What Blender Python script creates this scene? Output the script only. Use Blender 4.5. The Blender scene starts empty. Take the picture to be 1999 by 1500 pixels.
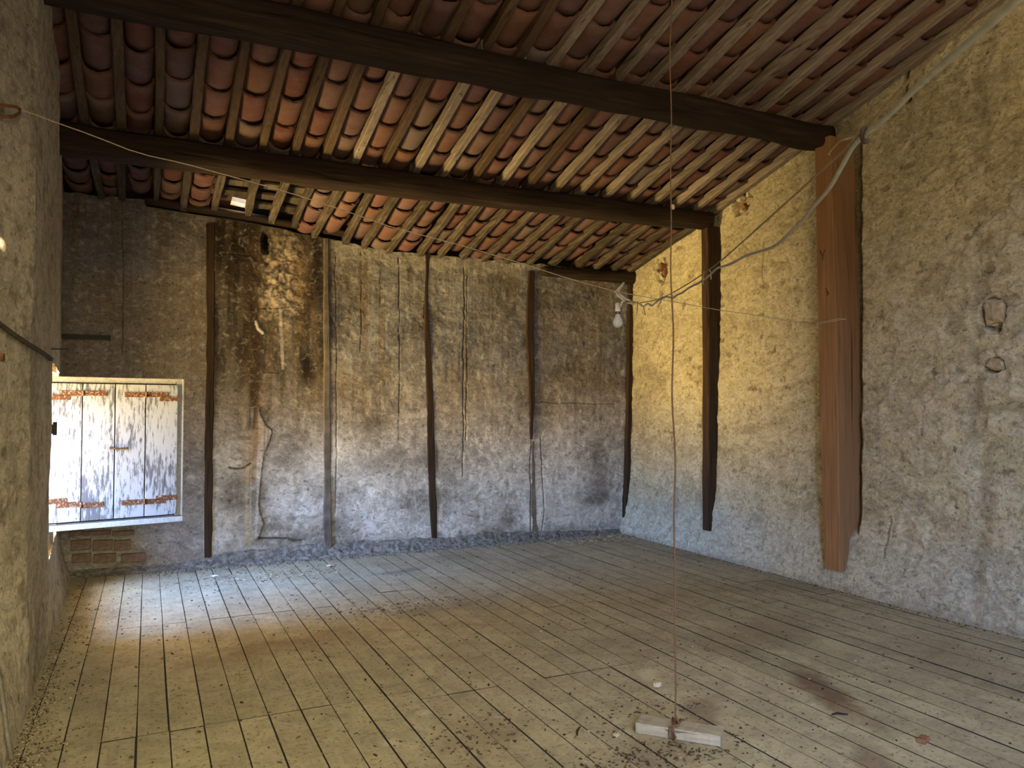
import bpy, math, random
import numpy as np
from mathutils import Vector, Matrix

random.seed(7)
rng = np.random.default_rng(11)
S = bpy.context.scene
COL = S.collection

# ------------------------------------------------------------------ camera, sky, exposure
FPX = 1500.0
YAW, PITCH, CAMZ = math.radians(25.3), math.radians(1.9), 1.5
FWD = Vector((math.sin(YAW) * math.cos(PITCH), math.cos(YAW) * math.cos(PITCH), math.sin(PITCH)))
RGT = Vector((math.cos(YAW), -math.sin(YAW), 0))
UPV = RGT.cross(FWD)
CP = Vector((0, 0, CAMZ))
cd = bpy.data.cameras.new('camera')
cam = bpy.data.objects.new('camera', cd)
COL.objects.link(cam)
M3 = Matrix((RGT, UPV, -FWD)).transposed()
cam.matrix_world = Matrix.Translation(CP) @ M3.to_4x4()
cd.sensor_width = 36.0
cd.lens = 36.0 * FPX / 1999.0
cd.clip_start = 0.02
cd.dof.use_dof = True
cd.dof.focus_distance = 5.5
cd.dof.aperture_fstop = 9.0
S.camera = cam

S.view_settings.view_transform = 'Standard'
S.view_settings.look = 'None'
S.view_settings.gamma = 1.0
S.view_settings.use_curve_mapping = False
S.view_settings.exposure = 0.0
S.cycles.use_denoising = True
S.cycles.max_bounces = 8
S.cycles.diffuse_bounces = 6
S.cycles.caustics_reflective = False
S.cycles.caustics_refractive = False
S.cycles.sample_clamp_indirect = 6.0

# outdoors: blue sky above the horizon, sunlit dry ground below it
W = bpy.data.worlds.new('World')
S.world = W
W.use_nodes = True
wt = W.node_tree
wt.nodes.clear()
SUN_DIR = Vector((-0.75, 0.35, -0.56)).normalized()


def wn(typ, **kw):
    nd = wt.nodes.new(typ)
    for k, v in kw.items():
        setattr(nd, k, v)
    return nd


def wramp(src, lo, hi, stops):
    mr = wn('ShaderNodeMapRange')
    mr.inputs['From Min'].default_value, mr.inputs['From Max'].default_value = lo, hi
    wt.links.new(src, mr.inputs['Value'])
    rp = wn('ShaderNodeValToRGB')
    r = rp.color_ramp
    while len(r.elements) < len(stops):
        r.elements.new(0.5)
    for e, (p, c) in zip(r.elements, stops):
        e.position = p
        e.color = (*c, 1) if isinstance(c, tuple) else (c, c, c, 1)
    wt.links.new(mr.outputs[0], rp.inputs[0])
    return rp.outputs[0]


def wmix(f, a, b):
    m = wn('ShaderNodeMix', data_type='RGBA')
    for i, v in ((0, f), (6, a), (7, b)):
        wt.links.new(v, m.inputs[i])
    return m.outputs[2]


w_dir = wn('ShaderNodeTexCoord').outputs['Generated']
w_sp = wn('ShaderNodeSeparateXYZ')
wt.links.new(w_dir, w_sp.inputs[0])
w_dot = wn('ShaderNodeVectorMath', operation='DOT_PRODUCT')
w_dot.inputs[1].default_value = tuple(-SUN_DIR)
wt.links.new(w_dir, w_dot.inputs[0])
w_sunward = w_dot.outputs['Value']
# hazy near the horizon, deeper blue above, whiter and warmer round the sun
w_sky = wramp(w_sp.outputs['Z'], 0, 1, [(0.0, (1.10, 1.15, 1.20)), (0.12, (1.1, 1.6, 2.6)), (0.4, (1.0, 1.75, 3.6)), (1.0, (0.65, 1.3, 3.0))])
w_haze = wramp(w_sp.outputs['Z'], 0, 1, [(0.0, (1.55, 1.36, 0.80)), (1.0, (1.75, 1.55, 0.95))])
w_sky = wmix(wramp(w_sunward, 0.0, 0.45, [(0.0, 0.0), (1.0, 1.0)]), w_sky, w_haze)
# ground light painted by direction: bright opposite the sun to warm the right wall
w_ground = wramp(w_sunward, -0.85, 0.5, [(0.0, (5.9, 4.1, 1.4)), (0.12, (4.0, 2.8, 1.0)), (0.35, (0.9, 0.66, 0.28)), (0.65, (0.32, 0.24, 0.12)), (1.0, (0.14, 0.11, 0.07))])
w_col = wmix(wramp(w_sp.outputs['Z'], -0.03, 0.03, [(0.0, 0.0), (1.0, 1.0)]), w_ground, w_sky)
w_bg, w_out = wn('ShaderNodeBackground'), wn('ShaderNodeOutputWorld')
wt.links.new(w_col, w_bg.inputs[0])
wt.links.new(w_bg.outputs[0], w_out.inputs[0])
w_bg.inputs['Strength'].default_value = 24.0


sun = bpy.data.lights.new('sun', 'SUN')
sun.energy = 40.0
sun.angle = math.radians(0.53)
sun.color = (1.0, 0.80, 0.50)
sun_o = bpy.data.objects.new('sun', sun)
sun_o.rotation_euler = SUN_DIR.to_track_quat('-Z', 'Y').to_euler()
sun_o.location = (6, -4, 9)
COL.objects.link(sun_o)


def portal(name, loc, rot, sx, sy):
    l = bpy.data.lights.new(name, 'AREA')
    l.shape = 'RECTANGLE'
    l.size, l.size_y = sx, sy
    l.cycles.is_portal = True
    o = bpy.data.objects.new(name, l)
    o.location = loc
    o.rotation_euler = rot
    COL.objects.link(o)


# the window, and unseen openings added for fill light
WY0, WY1, WZ0, WZ1 = 5.80, 7.36, 0.53, 1.80       # opening in the left wall
DX0, DX1, DZ0, DZ1 = -0.45, 0.75, 0.5, 3.3                     # unseen opening added behind the camera for fill light
BACKY = -1.6
KX0, KX1, KY0, KY1 = 1.4, 3.0, -1.05, -0.20       # unseen roof gap added to light the near floor
portal('window_portal', (-1.12, (WY0 + WY1) / 2, (WZ0 + WZ1) / 2), (0, math.radians(-90), 0), WZ1 - WZ0, WY1 - WY0)
portal('roof_fill_portal', ((KX0 + KX1) / 2, (KY0 + KY1) / 2, 5.95), (0, 0, 0), KX1 - KX0 + 0.3, KY1 - KY0 + 0.3)
portal('back_fill_portal', ((DX0 + DX1) / 2, BACKY - 0.3, (DZ0 + DZ1) / 2), (math.radians(90), 0, 0), DX1 - DX0, DZ1 - DZ0)


# ------------------------------------------------------------------ photograph pixel -> point of a real plane
def ray(px, py):
    return FWD + RGT * ((px - 999.5) / FPX) + UPV * ((750 - py) / FPX)


def onY(px, py, Y):
    d = ray(px, py)
    return CP + d * (Y / d.y)


def onX(px, py, X):
    d = ray(px, py)
    return CP + d * (X / d.x)


def onZ(px, py, Z=0.0):
    d = ray(px, py)
    return CP + d * ((Z - CAMZ) / d.z)


def at(px, py, depth):
    return CP + ray(px, py) * depth


def project(p):
    v = Vector(p) - CP
    z = v.dot(FWD)
    return 999.5 + FPX * v.dot(RGT) / z, 750 - FPX * v.dot(UPV) / z, z


# ------------------------------------------------------------------ numpy noise
PERM = rng.permutation(512)
PERM = np.concatenate([PERM, PERM])
VALS = rng.random(1024)


def vn(x, y, seed=0):
    x = np.asarray(x, float) + seed * 17.13
    y = np.asarray(y, float) + seed * 31.7
    xi, yi = np.floor(x).astype(int), np.floor(y).astype(int)
    fx, fy = x - xi, y - yi
    fx, fy = fx * fx * (3 - 2 * fx), fy * fy * (3 - 2 * fy)

    def h(a, b):
        return VALS[PERM[(PERM[a & 511] + b) & 511] + 0]
    a, b, c, d = h(xi, yi), h(xi + 1, yi), h(xi, yi + 1), h(xi + 1, yi + 1)
    return (a * (1 - fx) + b * fx) * (1 - fy) + (c * (1 - fx) + d * fx) * fy


def fbm(x, y, seed=0, octs=4, gain=0.5):
    s, a, t = 0, 1.0, 0
    for o in range(octs):
        s = s + a * vn(x * 2 ** o, y * 2 ** o, seed + o * 3)
        t += a
        a *= gain
    return s / t


def ss(a, b, x):
    t = np.clip((x - a) / (b - a), 0, 1)
    return t * t * (3 - 2 * t)


def seg_dist(x, y, pts):
    best = np.full(np.shape(x), 9.0)
    for (x0, y0), (x1, y1) in zip(pts[:-1], pts[1:]):
        dx, dy = x1 - x0, y1 - y0
        L = dx * dx + dy * dy + 1e-9
        t = np.clip(((x - x0) * dx + (y - y0) * dy) / L, 0, 1)
        best = np.minimum(best, np.hypot(x - x0 - t * dx, y - y0 - t * dy))
    return best


# ------------------------------------------------------------------ object helpers
def link(name, me, mat=None, parent=None):
    o = bpy.data.objects.new(name, me)
    COL.objects.link(o)
    if mat is not None and not me.materials:
        me.materials.append(mat)
    if parent is not None:
        o.parent = parent
    return o


def tag(o, label=None, cat=None, group=None, kind=None):
    if label: o['label'] = label
    if cat: o['category'] = cat
    if group: o['group'] = group
    if kind: o['kind'] = kind
    return o


def empty(name, loc=(0, 0, 0)):
    o = bpy.data.objects.new(name, None)
    o.empty_display_size = 0.1
    o.location = loc
    COL.objects.link(o)
    return o


class MB:
    """collects vertices and faces; build() links them as one mesh object"""

    def __init__(self):
        self.v, self.f, self.c = [], [], []

    def add(self, vs, fs, col=None):
        n = len(self.v)
        self.v += [tuple(p) for p in vs]
        self.f += [tuple(i + n for i in f) for f in fs]
        if col is not None:
            self.c += [col] * len(vs)

    def box(self, lo, hi, mtx=None, col=None):
        x0, y0, z0 = lo
        x1, y1, z1 = hi
        vs = [Vector(p) for p in ((x0, y0, z0), (x1, y0, z0), (x1, y1, z0), (x0, y1, z0), (x0, y0, z1), (x1, y0, z1), (x1, y1, z1), (x0, y1, z1))]
        if mtx is not None:
            vs = [mtx @ p for p in vs]
        self.add(vs, [(0, 3, 2, 1), (4, 5, 6, 7), (0, 1, 5, 4), (1, 2, 6, 5), (2, 3, 7, 6), (3, 0, 4, 7)], col)

    def tube(self, pts, r, n=8, caps=True, col=None):
        pts = [Vector(p) for p in pts]
        rs = r if isinstance(r, (list, tuple)) else [r] * len(pts)
        rings = []
        ref = Vector((0, 0, 1))
        prev = None
        for i, p in enumerate(pts):
            t = (pts[min(i + 1, len(pts) - 1)] - pts[max(i - 1, 0)]).normalized()
            if prev is None:
                if abs(t.dot(ref)) > 0.95:
                    ref = Vector((1, 0, 0))
                a = (ref - t * ref.dot(t)).normalized()
            else:
                a = (prev - t * prev.dot(t))
                a = a.normalized() if a.length > 1e-6 else t.orthogonal().normalized()
            prev = a
            b = t.cross(a)
            rings.append([p + (a * math.cos(2 * math.pi * k / n) + b * math.sin(2 * math.pi * k / n)) * rs[i] for k in range(n)])
        vs = [q for ring in rings for q in ring]
        fs = []
        for i in range(len(pts) - 1):
            for k in range(n):
                fs.append((i * n + k, i * n + (k + 1) % n, (i + 1) * n + (k + 1) % n, (i + 1) * n + k))
        if caps:
            fs.append(tuple(reversed(range(n))))
            fs.append(tuple((len(pts) - 1) * n + k for k in range(n)))
        self.add(vs, fs, col)

    def lathe(self, prof, n=24, mtx=None):
        vs, fs = [], []
        for (r, z) in prof:
            for k in range(n):
                p = Vector((r * math.cos(2 * math.pi * k / n), r * math.sin(2 * math.pi * k / n), z))
                vs.append(mtx @ p if mtx is not None else p)
        for i in range(len(prof) - 1):
            for k in range(n):
                fs.append((i * n + k, i * n + (k + 1) % n, (i + 1) * n + (k + 1) % n, (i + 1) * n + k))
        self.add(vs, fs)

    def build(self, name, mat, parent=None, smooth=False):
        me = bpy.data.meshes.new(name)
        me.from_pydata(self.v, [], self.f)
        if self.c:
            a = me.color_attributes.new('Col', 'FLOAT_COLOR', 'POINT')
            a.data.foreach_set('color', np.array([(*c, 1) for c in self.c], 'f').ravel())
        if smooth:
            me.polygons.foreach_set('use_smooth', [True] * len(me.polygons))
        me.update()
        return link(name, me, mat, parent)


def grid_mesh(name, P, colors, mat, keep=None, flip=False, parent=None):
    """P: (nv, nu, 3) points; colors (nv, nu, 3); keep: (nv-1, nu-1) bool of the faces to keep"""
    nv, nu = P.shape[:2]
    idx = np.arange(nv * nu).reshape(nv, nu)
    q = np.stack([idx[:-1, :-1], idx[:-1, 1:], idx[1:, 1:], idx[1:, :-1]], -1)
    if flip:
        q = q[..., ::-1]
    q = q[keep] if keep is not None else q.reshape(-1, 4)
    me = bpy.data.meshes.new(name)
    me.vertices.add(nv * nu)
    me.vertices.foreach_set('co', P.astype('f').ravel())
    me.loops.add(q.size)
    me.loops.foreach_set('vertex_index', q.astype('i').ravel())
    me.polygons.add(len(q))
    me.polygons.foreach_set('loop_start', (np.arange(len(q)) * 4).astype('i'))
    me.polygons.foreach_set('use_smooth', np.ones(len(q), bool))
    a = me.color_attributes.new('Col', 'FLOAT_COLOR', 'POINT')
    rgba = np.ones((nv * nu, 4), 'f')
    rgba[:, :3] = np.clip(colors.reshape(-1, 3), 0.003, 0.9)
    a.data.foreach_set('color', rgba.ravel())
    me.update(calc_edges=True)
    me.validate()
    return link(name, me, mat, parent)


# ------------------------------------------------------------------ materials
class NT:
    def __init__(self, name):
        self.m = bpy.data.materials.new(name)
        self.m.use_nodes = True
        self.t = self.m.node_tree
        self.b = self.t.nodes['Principled BSDF']
        self.b.inputs['Specular IOR Level'].default_value = 0.2

    def n(self, typ, **kw):
        nd = self.t.nodes.new(typ)
        for k, v in kw.items():
            if k.startswith('i_'):
                nd.inputs[k[2:].replace('_', ' ')].default_value = v
            else:
                setattr(nd, k, v)
        return nd

    def l(self, a, b):
        self.t.links.new(a, b)

    def coord(self, kind='Object', scale=(1, 1, 1)):
        if kind == 'Position':
            o = self.n('ShaderNodeNewGeometry').outputs['Position']
        else:
            o = self.n('ShaderNodeTexCoord').outputs[kind]
        mp = self.n('ShaderNodeMapping')
        mp.inputs['Scale'].default_value = scale
        self.l(o, mp.inputs[0])
        return mp.outputs[0]

    def rand(self):
        return self.n('ShaderNodeObjectInfo').outputs['Random']

    def noise(self, vec, scale, detail=4, rough=0.55, w=None, dist=0.0):
        nd = self.n('ShaderNodeTexNoise')
        if w is not None:
            nd.noise_dimensions = '4D'
            mm = self.math('MULTIPLY', w, 37.0)
            self.l(mm, nd.inputs['W'])
        nd.inputs['Scale'].default_value = scale
        nd.inputs['Detail'].default_value = detail
        nd.inputs['Roughness'].default_value = rough
        nd.inputs['Distortion'].default_value = dist
        self.l(vec, nd.inputs['Vector'])
        return nd.outputs['Fac']

    def ramp(self, fac, stops, interp='LINEAR'):
        nd = self.n('ShaderNodeValToRGB')
        r = nd.color_ramp
        r.interpolation = interp
        while len(r.elements) < len(stops):
            r.elements.new(0.5)
        for e, (p, c) in zip(r.elements, stops):
            e.position = p
            e.color = (*c, 1) if not isinstance(c, (int, float)) else (c, c, c, 1)
        self.l(fac, nd.inputs[0])
        return nd.outputs[0]

    def math(self, op, a, b=None):
        nd = self.n('ShaderNodeMath', operation=op)
        for i, s in enumerate((a, b)):
            if s is None:
                continue
            if isinstance(s, (int, float)):
                nd.inputs[i].default_value = s
            else:
                self.l(s, nd.inputs[i])
        return nd.outputs[0]

    def mix(self, fac, a, b, mode='MIX'):
        nd = self.n('ShaderNodeMix', data_type='RGBA', blend_type=mode)
        for sock, s in ((nd.inputs[0], fac), (nd.inputs[6], a), (nd.inputs[7], b)):
            if isinstance(s, (int, float)):
                sock.default_value = s
            elif isinstance(s, tuple):
                sock.default_value = (*s, 1)
            else:
                self.l(s, sock)
        return nd.outputs[2]

    def bump(self, h, dist, strength=1.0, prev=None):
        nd = self.n('ShaderNodeBump')
        nd.inputs['Strength'].default_value = strength
        nd.inputs['Distance'].default_value = dist
        self.l(h, nd.inputs['Height'])
        if prev is not None:
            self.l(prev, nd.inputs['Normal'])
        return nd.outputs[0]

    def done(self, color, rough=0.9, normal=None):
        if isinstance(color, tuple):
            self.b.inputs['Base Color'].default_value = (*color, 1)
        else:
            self.l(color, self.b.inputs['Base Color'])
        if isinstance(rough, (int, float)):
            self.b.inputs['Roughness'].default_value = rough
        else:
            self.l(rough, self.b.inputs['Roughness'])
        if normal is not None:
            self.l(normal, self.b.inputs['Normal'])
        return self.m


def mat_plaster(name, fine=1.0, bumpd=0.004, smear=7.0):
    t = NT(name)
    a = t.n('ShaderNodeAttribute', attribute_name='Col').outputs['Color']
    p = t.coord('Position')
    n1 = t.noise(p, 55, 5, 0.65)
    n2 = t.noise(p, 16, 4, 0.6, dist=0.6)
    pits = t.ramp(t.noise(p, 34, 2, 0.5), [(0.30, 0.45), (0.38, 1.0)])
    c = t.mix(1.0, a, t.ramp(n1, [(0.28, 1 - 0.32 * fine), (0.72, 1 + 0.0)]), 'MULTIPLY')
    c = t.mix(0.8, c, pits, 'MULTIPLY')
    c = t.mix(t.ramp(n2, [(0.55, 0.0), (0.75, 0.3)]), c, (0.62, 0.57, 0.48))
    sm = t.noise(t.coord('Position', (1, 1, 1.6)), smear, 8, 0.70, dist=1.3)
    c = t.mix(t.ramp(sm, [(0.50, 0.0), (0.525, 0.42), (0.58, 0.38), (0.65, 0.0)]), c, t.mix(1.0, c, (1.75, 1.75, 1.75), 'MULTIPLY'))
    c = t.mix(t.ramp(sm, [(0.34, 0.60), (0.42, 0.0)]), c, (0.11, 0.088, 0.065))
    b = t.bump(sm, bumpd * 3.0, 0.7)
    b = t.bump(n2, bumpd * 2.2, 0.8, b)
    b = t.bump(n1, bumpd, 0.9, b)
    b = t.bump(pits, bumpd * 0.8, 0.6, b)
    return t.done(c, 0.95, b)


def mat_wood(name, dark, mid, light, axis=1, grain=60, stretch=0.04, bumpd=0.003, dirt=0.0, dirtcol=(0.33, 0.29, 0.22), space='Object'):
    t = NT(name)
    sc = [1, 1, 1]
    sc[axis] = stretch
    p = t.coord(space, tuple(sc))
    r = t.rand()
    n = t.noise(p, grain, 5, 0.6, r, 0.4)
    n2 = t.noise(t.coord(space, tuple(1 if i != axis else 0.25 for i in range(3))), 5, 3, 0.5, r)
    c = t.ramp(n, [(0.25, dark), (0.5, mid), (0.78, light)])
    v = t.math('ADD', t.math('MULTIPLY', r, 0.55), 0.72)
    c = t.mix(1.0, c, t.n2col(v) if hasattr(t, 'n2col') else t.ramp(v, [(0, 0.0), (1, 1.0)]), 'MULTIPLY')
    c = t.mix(t.ramp(n2, [(0.4, 0.0), (0.7, 0.55)]), c, dark)
    if dirt > 0:
        d = t.ramp(t.noise(t.coord('Position'), 9, 5, 0.6), [(0.5 - 0.25 * dirt, 0.0), (0.75, dirt)])
        c = t.mix(d, c, dirtcol)
    crack = t.ramp(t.noise(p, grain * 0.5, 2, 0.5, r, 1.0), [(0.30, 0.0), (0.36, 1.0)])
    c = t.mix(0.55, c, crack, 'MULTIPLY')
    b = t.bump(n, bumpd, 0.8)
    b = t.bump(crack, bumpd * 1.2, 0.7, b)
    return t.done(c, 0.85, b)


M = {}
M['plaster'] = mat_plaster('lime_plaster')
M['plaster_rough'] = mat_plaster('rough_plaster', 1.1, 0.005, 10.0)
M['beam'] = mat_wood('dark_beam_wood', (0.012, 0.007, 0.005), (0.030, 0.018, 0.012), (0.066, 0.043, 0.028), 0, 40, 0.05, 0.006)
M['stud'] = mat_wood('brown_stud_wood', (0.014, 0.008, 0.005), (0.038, 0.022, 0.012), (0.076, 0.047, 0.027), 2, 55, 0.05, 0.004)
M['stud_dusty'] = mat_wood('dusty_stud_wood', (0.056, 0.040, 0.031), (0.105, 0.084, 0.065), (0.167, 0.136, 0.112), 2, 55, 0.05, 0.003, 0.6, (0.223, 0.192, 0.161))
M['post'] = mat_wood('orange_post_wood', (0.19, 0.10, 0.048), (0.29, 0.155, 0.072), (0.36, 0.21, 0.11), 2, 40, 0.04, 0.002)
M['plank'] = mat_wood('grey_plank_wood', (0.22, 0.19, 0.14), (0.36, 0.31, 0.235), (0.50, 0.45, 0.36), 0, 60, 0.12, 0.003)
M['rafter'] = mat_wood('rafter_wood', (0.049, 0.030, 0.020), (0.099, 0.064, 0.043), (0.149, 0.103, 0.076), 1, 45, 0.04, 0.002)
M['rafter_pale'] = mat_wood('pale_rafter_wood', (0.105, 0.084, 0.069), (0.237, 0.195, 0.170), (0.343, 0.297, 0.276), 1, 45, 0.05, 0.004)
M['rafter_rough'] = mat_wood('rough_rafter_wood', (0.019, 0.014, 0.010), (0.080, 0.062, 0.050), (0.168, 0.144, 0.133), 1, 38, 0.07, 0.006)


def mat_tile():
    t = NT('terracotta')
    r = t.rand()
    base = t.ramp(r, [(0.0, (0.30, 0.115, 0.065)), (0.2, (0.36, 0.17, 0.115)), (0.38, (0.27, 0.155, 0.125)), (0.55, (0.38, 0.19, 0.10)),
                      (0.72, (0.36, 0.185, 0.13)), (0.88, (0.37, 0.25, 0.16)), (1.0, (0.34, 0.27, 0.23))])
    p = t.coord('Object')
    n = t.noise(p, 9, 5, 0.6, r)
    n2 = t.noise(p, 60, 4, 0.6, r)
    c = t.mix(t.ramp(n, [(0.45, 0.0), (0.75, 0.65)]), base, (0.42, 0.33, 0.28))
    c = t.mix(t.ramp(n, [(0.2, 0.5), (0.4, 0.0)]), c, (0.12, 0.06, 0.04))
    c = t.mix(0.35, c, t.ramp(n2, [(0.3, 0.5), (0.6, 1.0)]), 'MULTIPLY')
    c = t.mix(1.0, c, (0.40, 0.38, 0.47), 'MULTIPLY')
    b = t.bump(n, 0.006, 0.5)
    b = t.bump(n2, 0.0015, 0.6, b)
    return t.done(c, 0.85, b)


M['tile'] = mat_tile()


def mat_floor():
    t = NT('dusty_floorboards')
    r = t.rand()
    pw = t.coord('Position')
    g = t.noise(t.coord('Position', (1, 0.05, 1)), 70, 4, 0.6, r)
    c = t.ramp(g, [(0.3, (0.33, 0.28, 0.19)), (0.7, (0.44, 0.38, 0.265))])
    dust = t.noise(pw, 2.2, 6, 0.62)
    c = t.mix(t.ramp(dust, [(0.35, 0.25), (0.65, 0.85)]), c, (0.47, 0.415, 0.275))
    c = t.mix(t.ramp(t.noise(pw, 1.1, 5, 0.6, dist=0.5), [(0.52, 0.0), (0.68, 0.45)]), c, (0.19, 0.145, 0.095))
    spk = t.ramp(t.noise(pw, 42, 5, 0.7), [(0.34, 0.40), (0.46, 1.0)])
    c = t.mix(0.9, c, spk, 'MULTIPLY')
    c = t.mix(0.7, c, t.ramp(t.noise(pw, 7, 6, 0.7, dist=0.8), [(0.35, 0.62), (0.6, 1.0)]), 'MULTIPLY')
    pal = t.ramp(t.noise(pw, 30, 3, 0.6), [(0.66, 0.0), (0.74, 0.6)])
    c = t.mix(pal, c, (0.5, 0.46, 0.38))
    v = t.ramp(r, [(0, 0.86), (1, 1.0)])
    c = t.mix(1.0, c, v, 'MULTIPLY')
    # old spills, plus a dim floor band whose shade is put into the colour
    wob = t.noise(pw, 5, 4, 0.6)
    for (cx, cy, rx, ry, ang, s, col) in SPILLS_AND_SHADE:
        mp = t.n('ShaderNodeMapping', vector_type='TEXTURE')
        mp.inputs['Location'].default_value = (cx, cy, 0)
        mp.inputs['Rotation'].default_value = (0, 0, ang)
        mp.inputs['Scale'].default_value = (rx, ry, 1)
        t.l(t.n('ShaderNodeNewGeometry').outputs['Position'], mp.inputs[0])
        ln = t.n('ShaderNodeVectorMath', operation='LENGTH')
        t.l(mp.outputs[0], ln.inputs[0])
        d = t.math('ADD', ln.outputs['Value'], t.math('MULTIPLY', t.math('SUBTRACT', wob, 0.5), 1.6))
        c = t.mix(t.ramp(d, [(0.35, s), (1.0, 0.0)]), c, col)
    b = t.bump(g, 0.0015, 0.5)
    b = t.bump(spk, 0.003, 0.5, b)
    b = t.bump(t.noise(pw, 60, 4, 0.6), 0.002, 0.6, b)
    return t.done(c, t.ramp(dust, [(0.3, 0.75), (0.7, 0.95)]), b)


SPILLS_AND_SHADE = []
for (px, py, wx, wy, ang, s, col) in (
        (1590, 1335, 0.42, 0.16, 1.15, 0.75, (0.12, 0.075, 0.045)), (1660, 1385, 0.5, 0.10, 1.25, 0.55, (0.14, 0.09, 0.055)),
        (1500, 1235, 0.7, 0.35, 0.3, 0.5, (0.17, 0.12, 0.08)), (1375, 1385, 0.28, 0.12, 0.9, 0.6, (0.13, 0.09, 0.06)),
        (1700, 1480, 0.22, 0.1, 0.9, 0.6, (0.15, 0.10, 0.065)), (1265, 1317, 0.12, 0.06, 1.0, 0.7, (0.5, 0.45, 0.33)),
        (1270, 1480, 0.6, 0.2, 0.5, 0.4, (0.16, 0.12, 0.08)), (950, 1430, 0.35, 0.2, 0.4, 0.4, (0.2, 0.15, 0.1)),
        (790, 1115, 0.35, 0.12, 0.3, 0.5, (0.13, 0.11, 0.1)), (560, 1260, 0.8, 0.25, 0.2, 0.45, (0.16, 0.11, 0.07)),  # second entry paints the dim band where the window light ends
        (830, 1392, 0.06, 0.06, 0, 0.6, (0.52, 0.47, 0.36)), (760, 1452, 0.07, 0.06, 0, 0.5, (0.52, 0.47, 0.36)),
        (860, 1188, 0.5, 0.15, 0.2, 0.35, (0.19, 0.14, 0.1)), (1850, 1290, 0.6, 0.3, 0.6, 0.35, (0.2, 0.14, 0.09))):
    q = onZ(px, py)
    SPILLS_AND_SHADE.append((q.x, q.y, wx, wy, ang, s, col))
M['floor'] = mat_floor()


def simple(name, col, rough=0.8, noise_scale=40, var=0.4, bumpd=0.001, metal=0.0):
    t = NT(name)
    n = t.noise(t.coord('Object'), noise_scale, 4, 0.6)
    c = t.mix(1.0, col, t.ramp(n, [(0.3, 1 - var), (0.7, 1.0)]), 'MULTIPLY')
    t.b.inputs['Metallic'].default_value = metal
    return t.done(c, rough, t.bump(n, bumpd, 0.6))


M['dark'] = simple('earth_dark', (0.045, 0.036, 0.028), 0.95, 30, 0.5)
M['deck'] = simple('roof_underside', (0.10, 0.07, 0.05), 0.9, 8, 0.5, 0.004)
M['outer'] = simple('outer_masonry', (0.40, 0.34, 0.26), 0.95, 12, 0.4, 0.01)
M['stone'] = simple('field_stone', (0.46, 0.38, 0.27), 0.9, 25, 0.5, 0.006)
M['stone_pale'] = simple('pale_mortar_stone', (0.60, 0.54, 0.41), 0.9, 30, 0.4, 0.006)
M['brick'] = simple('hollow_brick', (0.19, 0.13, 0.10), 0.9, 25, 0.5, 0.004)
M['brick_red'] = simple('red_brick', (0.30, 0.14, 0.075), 0.9, 25, 0.5, 0.004)
M['iron'] = simple('rusty_iron', (0.10, 0.055, 0.03), 0.7, 60, 0.6, 0.001)
M['iron_dark'] = simple('blackened_iron', (0.035, 0.028, 0.024), 0.6, 60, 0.5, 0.001)
M['iron_rust'] = simple('orange_rusted_iron', (0.22, 0.10, 0.04), 0.8, 50, 0.6, 0.001)
M['twine'] = simple('brown_twine', (0.17, 0.095, 0.05), 0.9, 120, 0.5, 0.001)
M['string'] = simple('pale_string', (0.42, 0.29, 0.16), 0.9, 150, 0.5, 0.001)
M['steel_wire'] = simple('galvanised_wire', (0.58, 0.47, 0.32), 0.5, 80, 0.4, 0.0005)
M['cord'] = simple('brown_cord', (0.30, 0.225, 0.14), 0.9, 120, 0.5, 0.001)
M['cable'] = simple('grey_cable_sheath', (0.31, 0.315, 0.30), 0.55, 30, 0.25, 0.0005)
M['flex'] = simple('white_flex', (0.62, 0.55, 0.43), 0.6, 40, 0.3, 0.0005)
M['porcelain'] = simple('white_porcelain', (0.78, 0.76, 0.70), 0.35, 20, 0.12, 0.0003)
M['brass'] = simple('dull_brass', (0.20, 0.15, 0.08), 0.45, 50, 0.5, 0.0005, 0.8)
M['paper'] = simple('pale_scrap', (0.62, 0.58, 0.5), 0.9, 60, 0.3, 0.001)
M['rope'] = simple('dusty_black_cable', (0.10, 0.085, 0.06), 0.9, 90, 0.7, 0.003)
M['conduit'] = simple('grey_conduit', (0.18, 0.165, 0.14), 0.7, 40, 0.4, 0.001)


def mat_shutter():
    t = NT('flaking_white_paint')
    r = t.rand()
    p = t.coord('Position', (1, 1, 0.18))
    n = t.noise(p, 55, 6, 0.68, r)
    big = t.noise(t.coord('Position', (1, 1, 0.45)), 5, 3, 0.5, r)
    m = t.ramp(t.math('ADD', n, t.math('MULTIPLY', t.math('SUBTRACT', big, 0.5), 0.55)), [(0.40, 0.0), (0.50, 1.0)])
    wood = t.ramp(t.noise(t.coord('Position', (1, 1, 0.03)), 90, 4, 0.6, r), [(0.3, (0.045, 0.047, 0.052)), (0.7, (0.11, 0.112, 0.12))])
    c = t.mix(m, wood, (0.24, 0.25, 0.265))
    b = t.bump(m, 0.0012, 0.6)
    return t.done(c, 0.7, b)


def mat_hinge():
    t = NT('painted_rusty_hinge')
    p = t.coord('Position')
    n = t.noise(p, 60, 5, 0.65)
    c = t.ramp(n, [(0.46, (0.065, 0.024, 0.010)), (0.56, (0.11, 0.05, 0.022)), (0.62, (0.25, 0.22, 0.19))])
    return t.done(c, 0.75, t.bump(n, 0.001, 0.6))


M['shutter'] = mat_shutter()
M['hinge'] = mat_hinge()
M['frame_paint'] = simple('weathered_pale_paint', (0.33, 0.32, 0.30), 0.8, 50, 0.35, 0.001)
M['frame_grey'] = simple('grey_painted_frame', (0.33, 0.34, 0.34), 0.8, 40, 0.35, 0.001)


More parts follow.
